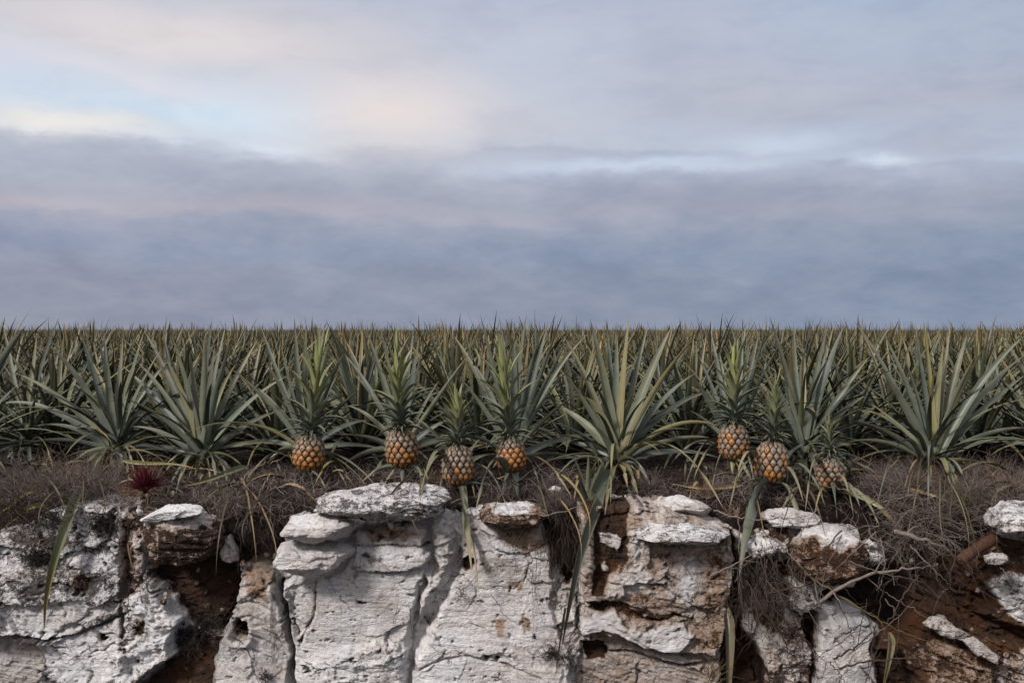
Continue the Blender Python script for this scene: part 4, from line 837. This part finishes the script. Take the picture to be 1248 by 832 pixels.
for i in range(90):
    x = rgl.uniform(-3., 3.); y = rgl.uniform(5.48, 6.15); z = ground_z(x, y); a = rgl.uniform(0, 6.28); L = rgl.uniform(.12, .42); d = np.array([math.cos(a), math.sin(a)*.6-.25, 0]); p = np.array([x, y, z+rgl.uniform(.01, .05)])
    e = p+d*L; e[2] = ground_z(e[0], max(5.46, e[1]))+.01 if e[1] > 5.46 else z-.10
    mb = MB(); u_ = rgl.uniform(.03, .11); leaf(mb, p, p+d*L*.33+[0, 0, u_], p+d*L*.7+[0, 0, u_*.8], e, rgl.uniform(.014, .036), rand=rgl.uniform(), yel=rgl.uniform(0, 1), dry=1. if rgl.uniform() < .6 else .2, seg=8, ac=3, twist=rgl.uniform(-1, 1), chan=.5, ns=True)
    tag(mb.build('dead_leaf', LEAF, origin=p), 'dead strap leaf lying in the dry grass along the edge of the bank', 'leaf', 'dead leaves scattered on the earth')
# ------------------------------------------------------------------ shrubs, roots, branches
def twigs(name, mat, c, n, L, label, cat, r=.0022, d=(0, 0, 1), spread=1., wig=.3, grav=0., sub=2, group=None, size=(.02, .02, .02), seg=8, seed=3):
    rg = np.random.RandomState(seed); mb = MB(); c = np.array(c, float); d = np.array(d, float)
    for i in range(n):
        dd = d+rg.normal(0, spread, 3); p = c+rg.normal(0, 1, 3)*np.array(size); l = L*rg.uniform(.45, 1.15); P = wander(p, dd, l, seg, wig, grav, rg)
        rd = rg.uniform(); tube(mb, P, np.linspace(r, r*.3, seg+1)*rg.uniform(.6, 1.3), 4, (.5, .5, rd))
        for j in range(sub):
            k = rg.randint(2, seg-1); dv = P[k+1]-P[k]
            P2 = wander(P[k], nrm(dv)+rg.normal(0, .6, 3), l*rg.uniform(.25, .55), 5, wig, grav, rg); tube(mb, P2, np.linspace(r*.6, r*.2, 6), 3, (.5, .5, rd))
    b = mb.build(name, mat, origin=c); return tag(b, label, cat, group)
twigs('dry_bush', TWIG, at(55, 604, 5.36), 330, .25, 'bushy grey-brown tangle of dead stalks on the left end of the bank', 'dry bush', r=.0020, d=(.1, -.1, .75), spread=.7, wig=.24, size=(.24, .05, .03), seed=31, grav=.03)
twigs('dry_bush', DARKTWIG, at(30, 622, 5.16), 190, .15, 'dark stalks drooping over the leftmost white rock', 'dry bush', r=.0022, d=(.2, -.4, -.2), spread=.7, size=(.15, .03, .03), grav=.08, seed=32)
twigs('dry_bush', TWIG, at(300, 612, 5.32), 230, .17, 'brown tangle of fine roots and stalks above the brown hollow', 'dry bush', r=.0022, d=(0, -.3, .1), spread=.8, size=(.15, .05, .04), grav=.07, seed=33)
twigs('hanging_roots', DARKTWIG, at(318, 636, 5.34), 190, .20, 'dark matted roots hanging into the hollow left of the broken blocks', 'roots', r=.0022, d=(0, -.2, -.9), spread=.4, size=(.12, .04, .04), grav=.05, seed=34)
twigs('dry_tuft', TWIG, at(676, 612, 5.36), 330, .085, 'round pinkish-brown dry tuft beside the thin brown stained slab', 'dry tuft', r=.0011, d=(0, -.2, .25), spread=.7, wig=.22, size=(.035, .03, .02), seed=35, sub=3)
twigs('hanging_roots', DARKTWIG, at(684, 636, 5.26), 150, .22, 'dark fibrous root mass hanging beside the long hanging leaf', 'roots', r=.0028, d=(.05, -.12, -1), spread=.22, wig=.2, size=(.05, .03, .05), grav=.05, seed=36)
twigs('hanging_roots', DARKTWIG, at(925, 690, 5.16), 120, .36, 'dark roots trailing down the gap right of the stained block', 'roots', r=.0024, d=(.1, -.1, -1), spread=.35, wig=.25, size=(.08, .04, .06), grav=.06, seed=37)
twigs('hanging_roots', TWIG, at(935, 700, 5.10), 40, .42, 'thin pale roots trailing across the broken rock under the orange fruits', 'roots', r=.0016, d=(.1, -.05, -1), spread=.4, wig=.22, size=(.10, .03, .06), grav=.04, seed=38)
twigs('dry_bush', TWIG, at(1118, 644, 5.25), 230, .30, 'big heap of tangled bare twigs at the right of the bank', 'dry bush', r=.0026, d=(0, -.15, .0), spread=1., wig=.28, size=(.14, .06, .06), seed=39, grav=.03, sub=2)
twigs('dry_bush', TWIG, at(1180, 632, 5.35), 120, .22, 'looser wiry stalks between the twig heap and the white boulder', 'dry bush', r=.0018, d=(0, -.15, .2), spread=1., wig=.3, size=(.13, .05, .03), seed=40)
twigs('hanging_roots', DARKTWIG, at(1240, 680, 5.15), 60, .18, 'dark fine roots under the cracked white boulder', 'roots', r=.0015, d=(0, -.1, -.7), spread=.5, size=(.10, .03, .02), grav=.04, seed=41)
twigs('dry_tuft', DARKTWIG, at(1138, 722, 5.12), 70, .10, 'small brown tuft dangling above the split crust shard', 'dry tuft', r=.0012, d=(0, -.1, -.5), spread=.8, size=(.03, .02, .03), seed=42)
twigs('dark_tuft', BLACKTWIG, onface(50, 680, .0), 220, .085, 'nearly black mossy tuft on the rough rock beside the long olive leaf', 'moss tuft', r=.0030, d=(0, -.6, .1), spread=.8, size=(.035, .01, .015), seed=43)
twigs('dark_tuft', BLACKTWIG, onface(125, 640, .0), 200, .07, 'dark mossy tuft high on the rough rock under the red rosette', 'moss tuft', r=.0022, d=(0, -.5, -.3), spread=.7, size=(.025, .01, .03), seed=44)
twigs('dark_tuft', BLACKTWIG, onface(240, 772, .0), 260, .15, 'dark spiky dead bush growing from the brown hollow foot', 'dead bush', r=.0030, d=(0, -.7, .15), spread=.8, size=(.07, .02, .03), seed=45)
twigs('dark_tuft', DARKTWIG, onface(322, 826, .0), 40, .06, 'small dark sprig at the foot of the rock with the round hole', 'sprig', r=.0016, d=(0, -.3, .7), spread=.5, size=(.01, .01, .01), seed=46)
for i, (px, py, nn, ll, lab, mt) in enumerate(((570, 684, 26, .04, 'brown root knot sitting in the small hole of the pale face', DARKTWIG), (522, 752, 26, .055, 'ochre root tuft on the pale face, lowest of two', OLIVE), (563, 724, 26, .05, 'dark ochre root knot just below the small hole', OLIVE), (672, 795, 90, .085, 'brown root clump low on the pale face under the hanging leaf', DARKTWIG), (690, 800, 40, .08, 'brown root sprig right of the low root clump', DARKTWIG), (540, 730, 14, .04, 'faint brown root scrap between the two ochre tufts', DARKTWIG), (672, 722, 16, .05, 'small brown root scrap left of the hanging leaf', DARKTWIG))):
    twigs('root_tuft', mt, onface(px, py, .0), nn, ll, lab, 'root tuft', r=.0016, d=(0, -.4, -.1), spread=.9, size=(.018, .006, .01), seed=60+i, sub=2)
twigs('olive_grass', OLIVE, at(1172, 616, 5.42), 60, .14, 'olive-yellow grass tuft sprouting behind the twig heap', 'grass tuft', r=.0018, d=(0, -.1, 1), spread=.35, wig=.12, size=(.04, .02, .01), seed=70, sub=0)
twigs('straw_tuft', OLIVE, at(866, 826, 5.1), 40, .16, 'straw-coloured tuft at the very bottom beside the dark gap', 'grass tuft', r=.0018, d=(.2, -.2, .8), spread=.35, wig=.12, size=(.02, .02, .01), seed=71, sub=0)
GR = 'fine roots running over the rock face'
def root_line(pts, r, label, mat=DARKTWIG, name='root', cat='root', group=None, n=26, face=True, rnd=.5, branches=0, seed=1, out=.006):
    rg = np.random.RandomState(seed); Q = spline([(p[0], p[1], p[2] if len(p) > 2 else 0) for p in pts], n)
    Q[1:-1, :2] += rg.normal(0, .9, (n-2, 2))
    if face: P = np.array([onface(q[0], q[1], out+q[2]) for q in Q]); P[1:-1, 1] = (P[:-2, 1]+P[1:-1, 1]+P[2:, 1])/3-.003
    else: P = np.array([at(*q) for q in Q])
    mb = MB(); tube(mb, P, np.linspace(r, r*.35, n), 5, (.5, .5, rnd), rough=.15)
    for b_ in range(branches):
        k = rg.randint(3, n-3); d_ = nrm(P[k+1]-P[k])+rg.normal(0, .7, 3)*[1, .15, 1]
        tube(mb, wander(P[k], d_, rg.uniform(.05, .14), 6, .25, .02, rg), np.linspace(r*.5, r*.2, 7), 4, (.5, .5, rnd))
    b = mb.build(name, mat, origin=P[0]); return tag(b, label, cat, group)
root_line([(190, 697), (225, 703), (260, 700), (290, 688), (298, 682)], .004, 'dark root arching across the brown hollow', out=.02)
root_line([(298, 684), (294, 710), (288, 740), (270, 764)], .004, 'dark root following the crack down to the rock with the hole', out=.015)
root_line([(157, 640), (158, 690), (157, 740), (156, 775)], .003, 'thin root running straight down beside the knobbly white column', branches=6, seed=2)
root_line([(143, 622), (143, 645), (148, 668), (160, 676)], .004, 'reddish root hooking down from under the red rosette', WOOD)
root_line([(80, 808), (100, 795), (118, 783), (134, 773)], .0022, 'thin root climbing to the little black hole', branches=4, seed=3)
root_line([(130, 732), (122, 750), (105, 770), (98, 775)], .0018, 'faint root zigzagging above the little black hole', branches=5, seed=4)
root_line([(10, 750), (35, 720), (50, 700), (56, 690)], .0018, 'faint root below the nearly black tuft', branches=4, seed=5)
root_line([(0, 640), (30, 652), (60, 660), (100, 668)], .0018, 'fine root across the top of the leftmost rock', branches=6, seed=6)
root_line([(255, 778), (280, 775), (300, 790), (312, 820), (325, 840)], .0028, 'forked root crossing under the round hole', branches=6, seed=7)
root_line([(345, 706), (350, 730), (358, 760), (362, 800)], .004, 'dark root in the crack between the holed rock and the smooth face', branches=3, seed=8)
root_line([(474, 778), (478, 758), (486, 738), (492, 730)], .0016, 'hair-thin root on the smooth centre face', seed=9)
for i, p in enumerate(([(645, 690), (650, 730), (650, 770), (651, 790)], [(655, 672), (653, 720), (658, 745), (668, 770)], [(641, 680), (648, 700), (655, 735), (650, 745)])):
    root_line(p, .0014, 'one of three hair-thin roots hanging over the striped pale face', group='three hair roots on the striped pale face', seed=10+i, out=.015)
root_line([(585, 645), (610, 655), (640, 668), (668, 672)], .002, 'dark root slanting under the thin brown stained slab', seed=14)
root_line([(505, 816), (520, 800), (550, 790), (585, 796)], .0016, 'curved fine root at the foot of the pale face', seed=15)
root_line([(842, 738), (850, 712), (865, 700), (882, 696)], .0018, 'short curved root on the stained block', out=.02, seed=16)
# branches in front of the right side
def branch(pts, r, label, mat=TWIG, rnd=.7, branches=0, seed=1, n=26): return root_line(pts, r, label, mat, 'branch', 'branch', None, n, False, rnd, branches, seed)
branch([(1000, 733, 5.0), (1030, 712, 4.96), (1070, 698, 4.95), (1110, 692, 4.97), (1135, 690, 5.05)], .011, 'thick pale curved branch sweeping over the dark cavity', rnd=.85, branches=3, seed=21)
branch([(1090, 648, 5.05), (1120, 656, 5.0), (1150, 668, 5.02), (1165, 682, 5.08)], .013, 'thick grey branch inside the twig heap', rnd=.75, branches=3, seed=22)
branch([(990, 705, 5.05), (1040, 735, 4.98), (1090, 765, 4.96), (1148, 787, 4.98)], .005, 'long straight olive stalk slanting down over the cavity', OLIVE, .8, 2, 23)
branch([(1050, 700, 5.1), (1085, 725, 5.05), (1110, 740, 5.02), (1128, 752, 5.0)], .003, 'thin pale twig slanting above the long olive stalk', rnd=.9, seed=24)
branch([(1120, 700, 5.0), (1095, 735, 4.98), (1075, 775, 4.98), (1052, 840, 5.0)], .005, 'brown stalk leaning down from the heap to the bottom edge', DARKTWIG, .9, 3, 25)
branch([(1098, 702, 5.05), (1078, 715, 5.05), (1068, 760, 5.02), (1054, 835, 5.0)], .004, 'bent dark stalk crossing the pale grey block', DARKTWIG, .8, 2, 26)
branch([(1004, 700, 5.05), (1020, 730, 5.02), (1035, 765, 5.0), (1042, 785, 5.02)], .004, 'dark stick leaning on the pale grey block', DARKTWIG, .8, 1, 27)
branch([(1016, 802, 5.02), (1040, 790, 5.0), (1056, 776, 5.0), (1062, 770, 5.05)], .006, 'short dark stick lying low on the pale grey block', DARKTWIG, .5, 1, 28)
branch([(1022, 814, 5.0), (1060, 805, 4.98), (1110, 802, 4.98), (1150, 806, 5.0)], .006, 'dark twisted stick lying level near the bottom right', DARKTWIG, .9, 4, 29)
branch([(1012, 806, 5.0), (1030, 830, 5.0), (1040, 850, 5.0)], .003, 'black rootlet at the bottom of the pale grey block', DARKTWIG, .1, 1, 30)
branch([(920, 660, 5.15), (940, 720, 5.06), (955, 780, 5.02), (985, 822, 5.02)], .005, 'brown stalk running down the broken rock to the bottom', DARKTWIG, .9, 4, 31)
branch([(935, 722, 5.05), (965, 716, 5.0), (1000, 712, 5.0)], .004, 'short brown stick below the rust brown boulder', DARKTWIG, .9, 2, 32)
branch([(870, 622, 5.2), (910, 632, 5.1), (950, 632, 5.1), (985, 628, 5.15)], .004, 'pale stick lying along the cream stone', rnd=1., branches=1, seed=33)
branch([(600, 618, 5.3), (640, 628, 5.12), (690, 622, 5.1), (730, 600, 5.3)], .005, 'long pale stalk bowed under the round dry tuft', rnd=.9, branches=1, seed=34)
branch([(1074, 655, 5.0), (1078, 690, 4.96), (1070, 720, 4.98)], .005, 'upright grey stick hanging from the twig heap', rnd=.8, branches=2, seed=35)
branch([(1120, 600, 5.3), (1080, 610, 5.2), (1040, 600, 5.2), (1000, 590, 5.4)], .004, 'thin light branch over the olive leaf by the twig heap', rnd=.9, branches=3, seed=36)
branch([(330, 576, 5.6), (316, 600, 5.45), (308, 625, 5.3), (302, 650, 5.28)], .004, 'bleached stalk drooping over the hollow, thickest of the pair', STRAW, .6, 1, 37)
branch([(334, 580, 5.6), (326, 605, 5.45), (322, 630, 5.35)], .0025, 'bleached stalk drooping over the hollow, thinner of the pair', STRAW, .5, 1, 38)
branch([(340, 560, 5.75), (310, 570, 5.6), (290, 590, 5.5), (282, 606, 5.45)], .003, 'pale dry stalk arching over the grass left of the orange fruit', STRAW, .8, 1, 39)
branch([(1218, 690, 5.05), (1228, 700, 5.0), (1240, 710, 5.02)], .0025, 'thin white twig below the small white stone', rnd=1., seed=40)

rgb_ = np.random.RandomState(77)
LB = ['grey twig crossing the dark cavity', 'dry twig over the pale grey block', 'brown twig low in front of the rusty strata', 'bare twig poking from the twig heap', 'thin stick among the broken rocks']
for i in range(34):
    x = rgb_.uniform(900, 1165); y = rgb_.uniform(645, 790); a = rgb_.uniform(-1., 1.)+(1.57 if rgb_.uniform() < .5 else 0); L = rgb_.uniform(40, 130); Yt = rgb_.uniform(4.96, 5.08)
    dx, dy = math.cos(a)*L/2, math.sin(a)*L/2
    k = 0 if (x > 1050 and y > 690) else (1 if x > 985 and y > 740 else (3 if x > 1040 else 4))
    root_line([(x-dx, y-dy, Yt), (x+rgb_.normal(0, 8), y+rgb_.normal(0, 8), Yt-.03), (x+dx, y+dy, Yt+.02)], rgb_.uniform(.0018, .0045), LB[k], TWIG if rgb_.uniform() < .55 else DARKTWIG, 'twig', 'twig', ['twigs crossing the dark cavity', 'twigs over the pale grey block', '', 'twigs poking from the twig heap', 'sticks among the broken rocks'][k], 18, False, rgb_.uniform(.3, 1), rgb_.randint(0, 3), 200+i)
rgh = np.random.RandomState(123)
for i in range(26):
    x = rgh.choice([rgh.uniform(285, 345), rgh.uniform(470, 535), rgh.uniform(590, 700), rgh.uniform(890, 1010), rgh.uniform(1010, 1180), rgh.uniform(10, 150)]); y0 = rgh.uniform(580, 606); e = max(618, float(np.interp(x, TOPX, TOPY)))+rgh.uniform(-6, 40); dx = rgh.choice([-1, 1])*rgh.uniform(10, 46); cv = rgh.normal(0, 16)
    loose_leaf([(x, y0, 5.66), (x+dx*.2-cv*.5, y0-12, 5.3), (x+dx*.9+cv, y0+(e-y0)*.35, 5.02), (x+dx, e, 5.04)], rgh.uniform(.008, .022), 'withered narrow leaf hanging over the lip of the rock bank', rgh.uniform(0, .8), rgh.choice([.3, .9, 1.]), 'withered_leaf', 'withered leaves hanging over the lip', 2., rgh.uniform(), rgh.uniform(-1, 1))
# rubble along the top edge and in the hollows, hair roots on the face
rgs = np.random.RandomState(91)
def pebble(name, p, r, label, group, soil, dirt, seed):
    rp = np.random.RandomState(seed); a = np.linspace(0, 2*np.pi, 22, endpoint=False); ph = np.linspace(-np.pi/2, np.pi/2, 14)
    U = np.stack([np.outer(np.cos(ph), np.cos(a)), np.outer(np.cos(ph), np.sin(a)), np.outer(np.sin(ph), np.ones(22))], -1)
    for _ in range(12):
        nn = nrm(rp.normal(0, 1, 3)); o2 = np.clip(U@nn-rp.uniform(.5, .85), 0, None); U = U-o2[..., None]*nn
    U = U*(1+.10*fbm(U[..., 0]*3+seed, U[..., 2]*3+U[..., 1]*2, 3, seed))[..., None]*rp.uniform(.6, 1.2, 3)
    V = (U*r).reshape(-1, 3)+p; A = np.tile([soil, rp.uniform(0, .6), dirt], (len(V), 1)); m = MB(); m.add(V, gridq(14, 22, True), A, np.stack([V[:, 0], V[:, 2], V[:, 1]*0], -1))
    return tag(m.build(name, ROCK, origin=p), label, 'stone', group)
for i in range(110):
    x = rgs.uniform(-10, 1258); e = float(np.interp(x, TOPX, TOPY)); r = rgs.uniform(.008, .03)
    if i < 64: p = np.array([(x-624)/F*YB, YB+rgs.uniform(-.10, .14), 0]); p[2] = HC-(e-HOR)/F*YB+r*.5+max(0, p[1]-YB)*.25; lab, gr = 'crumbled stone lying along the broken top of the rock bank', 'rubble along the top of the rock bank'
    else:
        xx, yy = (rgs.uniform(195, 285), rgs.uniform(690, 760)) if i < 82 else ((rgs.uniform(1130, 1245), rgs.uniform(690, 800)) if i < 98 else (rgs.uniform(900, 985), rgs.uniform(660, 740)))
        p = onface(xx, yy, r*.1); lab, gr = 'small chip of stone stuck in the brown earth of the rock bank', 'stone chips stuck in the brown earth'
    pebble('rubble_stone', p, r*(1 if i < 64 else .8), lab, gr, rgs.choice([.0, .2, .5]) if i < 64 else rgs.choice([.42, .5, .6]), rgs.uniform(.1, .4), 500+i)
for i in range(46):
    x = rgs.choice([rgs.uniform(0, 180), rgs.uniform(0, 180), rgs.uniform(300, 500), rgs.uniform(500, 700), rgs.uniform(710, 880), rgs.uniform(990, 1110)]); y = rgs.uniform(640, 815); a = rgs.uniform(.3, 2.8); L = rgs.uniform(18, 75)
    q = [(x, y)]
    for k in range(4): a += rgs.normal(0, .45); q.append((q[-1][0]+math.cos(a)*L/4, q[-1][1]+math.sin(a)*L/4))
    root_line(q, rgs.uniform(.0010, .0020), 'hair-thin dark rootlet creeping over the pale rock face', group='rootlets creeping over the rock face', n=16, branches=rgs.randint(0, 3), seed=600+i, out=.004, name='rootlet')
# ------------------------------------------------------------------ red rosette
c0 = at(177, 606, 5.24); root = empty('red_bromeliad', c0); tag(root, 'small dark red spiky rosette on the rock edge with straw leaves under it', 'red plant')
mb = MB(); rg = np.random.RandomState(9)
for i in range(110):
    f = i/109.; a = i*2.39996; e = R(88-75*f); l = rg.uniform(.13, .19); rad = np.array([math.cos(a), math.sin(a), 0]); up = np.array([0, 0, 1.])
    P0 = c0+up*.02; P3 = P0+(rad*math.cos(e)+up*math.sin(e))*l; leaf(mb, P0, P0+up*l*.25+rad*l*.15, P0*.4+P3*.6+up*l*.06, P3, rg.uniform(.010, .017), rand=rg.uniform(), seg=5, ac=3, chan=.5, az=a)
mb.build('red_leaves', RED, root, c0).location = (0, 0, 0)
mb = MB()
for i in range(46):
    a = rg.uniform(0, 6.28); rad = np.array([math.cos(a), math.sin(a)*.7, 0]); P0 = c0+rad*.02+[0, 0, .01]; l = rg.uniform(.08, .15); P3 = P0+rad*l*.8-np.array([0, .02, l*rg.uniform(-.3, .6)])
    leaf(mb, P0, P0+rad*l*.3+[0, 0, .03], P0+rad*l*.6+[0, 0, .02], P3, .008, rand=rg.uniform(), seg=5, ac=3, az=a)
mb.build('dead_leaves', STRAW, root, c0).location = (0, 0, 0)
twigs('straw_tuft', STRAW, at(153, 604, 5.30), 34, .10, 'straw-orange tuft left of the red rosette', 'grass tuft', r=.0018, d=(0, -.1, .8), spread=.45, wig=.15, size=(.015, .01, .01), seed=72, sub=0)
twigs('straw_tuft', STRAW, at(893, 628, 5.30), 36, .08, 'reddish straw tuft left of the broad hanging leaf', 'grass tuft', r=.0018, d=(0, -.1, .8), spread=.45, wig=.15, size=(.02, .01, .01), seed=73, sub=0)

# ------------------------------------------------------------------ sky
w = bpy.data.worlds.new('World'); scene.world = w; w.use_nodes = True; nt = w.node_tree
class WN(NT):
    def __init__(s): s.t = nt
s = WN(); bg = nt.nodes['Background']
SUN_EL, SUN_AZ = R(38), R(222)      # azimuth from +Y clockwise: behind the camera, to its left
sky = s.n('ShaderNodeTexSky', sky_type='NISHITA', sun_disc=False); sky.sun_elevation = SUN_EL; sky.sun_rotation = SUN_AZ; sky.air_density = 1.5; sky.dust_density = 3.
geo = s.n('ShaderNodeNewGeometry')
tcn = s.n('ShaderNodeTexCoord'); sep = s.n('ShaderNodeSeparateXYZ'); s.l(tcn.outputs['Generated'], sep.inputs[0])
hyp = s.math('SQRT', s.math('ADD', s.math('MULTIPLY', sep.outputs[0], sep.outputs[0]), s.math('MULTIPLY', sep.outputs[1], sep.outputs[1])))
elv = s.math('DIVIDE', sep.outputs[2], s.math('MAXIMUM', hyp, .02))      # tan(elevation)
azm = s.math('ARCTAN2', sep.outputs[0], sep.outputs[1])                # 0 ahead, + to the right
def vec(a, b, c=0.):
    cm = s.n('ShaderNodeCombineXYZ')
    for i, v in enumerate((a, b, c)):
        if isinstance(v, bpy.types.NodeSocket): s.l(v, cm.inputs[i])
        else: cm.inputs[i].default_value = v
    return cm.outputs[0]
def bump2(a0, e0, sa_, se, amp=1., tilt=0.):
    """soft elliptical patch of cloud brightness"""
    da = s.math('DIVIDE', s.math('SUBTRACT', azm, a0), sa_)
    ee = s.math('SUBTRACT', elv, s.math('ADD', e0, s.math('MULTIPLY', s.math('SUBTRACT', azm, a0), tilt)))
    de = s.math('DIVIDE', s.math('ADD', ee, wob), se)
    q = s.math('ADD', s.math('MULTIPLY', da, da), s.math('MULTIPLY', de, de))
    return s.math('MULTIPLY', s.math('EXPONENT', s.math('MULTIPLY', q, -1.)), amp)
v1 = vec(s.math('MULTIPLY', azm, 3.4), s.math('MULTIPLY', elv, 8.5)); v2 = vec(s.math('MULTIPLY', azm, 7.5), s.math('MULTIPLY', elv, 19.), 3.7)
nA = s.noise(1.4, 5, v1, .5, .1); nB = s.noise(1.5, 7, v2, .58, .15)
wob = s.math('ADD', s.math('MULTIPLY', s.math('SUBTRACT', nA, .5), .038), s.math('MULTIPLY', s.math('SUBTRACT', nB, .5), .034))
ew = s.math('ADD', elv, s.math('ADD', wob, s.math('MULTIPLY', azm, .010)))
def px2e(py): return (403-py)/1213.
def srgb(r, g, b, k=1.): 
    f = lambda c: ((c/255.+.055)/1.055)**2.4 if c > 10 else c/255./12.92
    return (f(r)*k*.99, f(g)*k*.995, f(b)*k*.975)
SK = 10.7   # cloud radiance is divided by the background strength of 0.1
EMAX = .34
def stp(py): return max(0., min(1., px2e(py)/EMAX))
left = [(stp(403), srgb(134, 139, 158)), (stp(345), srgb(136, 141, 162)), (stp(310), srgb(132, 143, 171)), (stp(282), srgb(148, 154, 178)), (stp(265), srgb(176, 170, 184)), (stp(245), srgb(160, 163, 182)), (stp(215), srgb(164, 170, 190)), (stp(192), srgb(168, 172, 190)), (stp(181), srgb(206, 212, 226)), (stp(160), srgb(207, 217, 233)), (stp(120), srgb(210, 216, 232)), (stp(60), srgb(205, 202, 212)), (stp(0), srgb(196, 193, 206))]
right = [(stp(403), srgb(118, 135, 163)), (stp(345), srgb(114, 132, 162)), (stp(300), srgb(124, 140, 168)), (stp(270), srgb(136, 148, 172)), (stp(240), srgb(142, 151, 174)), (stp(212), srgb(158, 168, 192)), (stp(200), srgb(170, 184, 208)), (stp(180), srgb(166, 178, 200)), (stp(140), srgb(162, 168, 188)), (stp(60), srgb(160, 174, 200)), (stp(0), srgb(158, 176, 205))]
fe = s.math('DIVIDE', ew, EMAX, clamp=True)
cl = s.ramp(fe, left, 'EASE'); cr = s.ramp(fe, right, 'EASE')
az01 = s.math('ADD', s.math('MULTIPLY', azm, .95), .50, clamp=True)
az01 = s.math('ADD', az01, s.math('MULTIPLY', s.math('SUBTRACT', nA, .5), .5), clamp=True)
c = s.mix(az01, cl, cr)
# patches: (pixel x, pixel y, sx, sy, colour, amount)
def patch(c, px, py, sx, sy, col, amp, tilt=0.):
    return s.mix(bump2(math.atan((px-624)/1213.), px2e(py), sx/1213., sy/1213., amp, tilt), c, col)
c = patch(c, 250, 150, 190, 32, srgb(206, 224, 242), .95)
c = patch(c, 80, 172, 100, 12, srgb(240, 236, 232), 1.)
c = patch(c, 330, 188, 60, 9, srgb(222, 232, 246), .85)
c = patch(c, 480, 140, 120, 55, srgb(232, 220, 218), .95)
c = patch(c, 230, 60, 180, 40, srgb(228, 218, 217), .8)
c = patch(c, 130, 110, 130, 14, srgb(222, 218, 228), .6, -.15)
c = patch(c, 640, 60, 120, 30, srgb(190, 200, 220), .5)
c = patch(c, 660, 165, 90, 30, srgb(200, 196, 206), .4)
c = patch(c, 1085, 207, 34, 8, srgb(214, 226, 244), .95)
c = patch(c, 950, 180, 70, 15, srgb(194, 208, 230), .85)
c = patch(c, 760, 206, 190, 9, srgb(202, 216, 236), .85)
c = patch(c, 900, 120, 120, 45, srgb(178, 178, 194), .5)
c = patch(c, 1150, 195, 60, 22, srgb(170, 174, 192), .6)
c = patch(c, 250, 215, 260, 18, srgb(166, 170, 188), .5)
# fine modulation
nC = s.noise(3.2, 7, v1, .62, .3)
c = s.mix(s.ramp(nC, [(.42, 0.), (.72, .13)]), c, srgb(222, 222, 232)); c = s.mix(s.ramp(nC, [(.30, .11), (.50, 0.)]), c, srgb(126, 138, 164))
c = s.mix(s.ramp(nB, [(.3, 0.), (.75, .14)]), c, srgb(226, 224, 232)); c = s.mix(s.ramp(nA, [(.3, .12), (.6, 0.)]), c, srgb(120, 130, 156))
# high overcast above the picture and all round
hi = s.ramp(s.noise(2.2, 5, tcn.outputs['Generated'], .55, .3), [(.3, srgb(196, 202, 220)), (.7, srgb(238, 238, 244))])
c = s.mix(s.ramp(s.math('DIVIDE', elv, 1.2, clamp=True), [(.30, 0.), (.55, 1.)]), c, hi)
# brighter, warmer cloud behind the camera where the low sun stands
dt = s.n('ShaderNodeVectorMath', operation='DOT_PRODUCT'); s.l(tcn.outputs['Generated'], dt.inputs[0]); dt.inputs[1].default_value = (math.sin(SUN_AZ)*math.cos(SUN_EL), math.cos(SUN_AZ)*math.cos(SUN_EL), math.sin(SUN_EL))
warmf = s.math('MULTIPLY', s.ramp(dt.outputs['Value'], [(.35, 0.), (1., 1.)], 'EASE'), .8)
c = s.mix(warmf, c, (1.05, .98, .95))
back = s.math('MULTIPLY', s.ramp(s.math('MULTIPLY', sep.outputs[1], -1.), [(.0, 0.), (.5, 1.)]), s.ramp(elv, [(.25, .45), (.8, 0.)]))
c = s.mix(back, c, (.22, .23, .26))
sc1 = s.n('ShaderNodeVectorMath', operation='SCALE'); s.l(c, sc1.inputs[0]); sc1.inputs['Scale'].default_value = SK
fin = s.mix(.04, sc1.outputs[0], sky.outputs[0]); s.l(fin, bg.inputs['Color']); bg.inputs['Strength'].default_value = .10
sl = bpy.data.lights.new('sun', 'SUN'); sl.energy = 3.6; sl.angle = R(10); sl.color = (1, .96, .92)
so = bpy.data.objects.new('sun', sl); COL.objects.link(so)
from mathutils import Vector
sd = Vector((math.sin(SUN_AZ)*math.cos(SUN_EL), math.cos(SUN_AZ)*math.cos(SUN_EL), math.sin(SUN_EL)))
so.rotation_euler = sd.to_track_quat('Z', 'Y').to_euler()

# ------------------------------------------------------------------ camera
cam = bpy.data.cameras.new('camera'); co = bpy.data.objects.new('camera', cam); COL.objects.link(co); scene.camera = co
cam.lens = 35; cam.sensor_width = 36; cam.clip_start = .05; cam.clip_end = 5000; cam.shift_y = -(416-HOR)/1248.
co.location = (0, 0, HC); co.rotation_euler = (R(90), 0, 0)
scene.view_settings.view_transform = 'Standard'; scene.view_settings.look = 'None'; scene.view_settings.gamma = 1; scene.view_settings.exposure = 0.0
scene.cycles.max_bounces = 6; scene.cycles.diffuse_bounces = 3
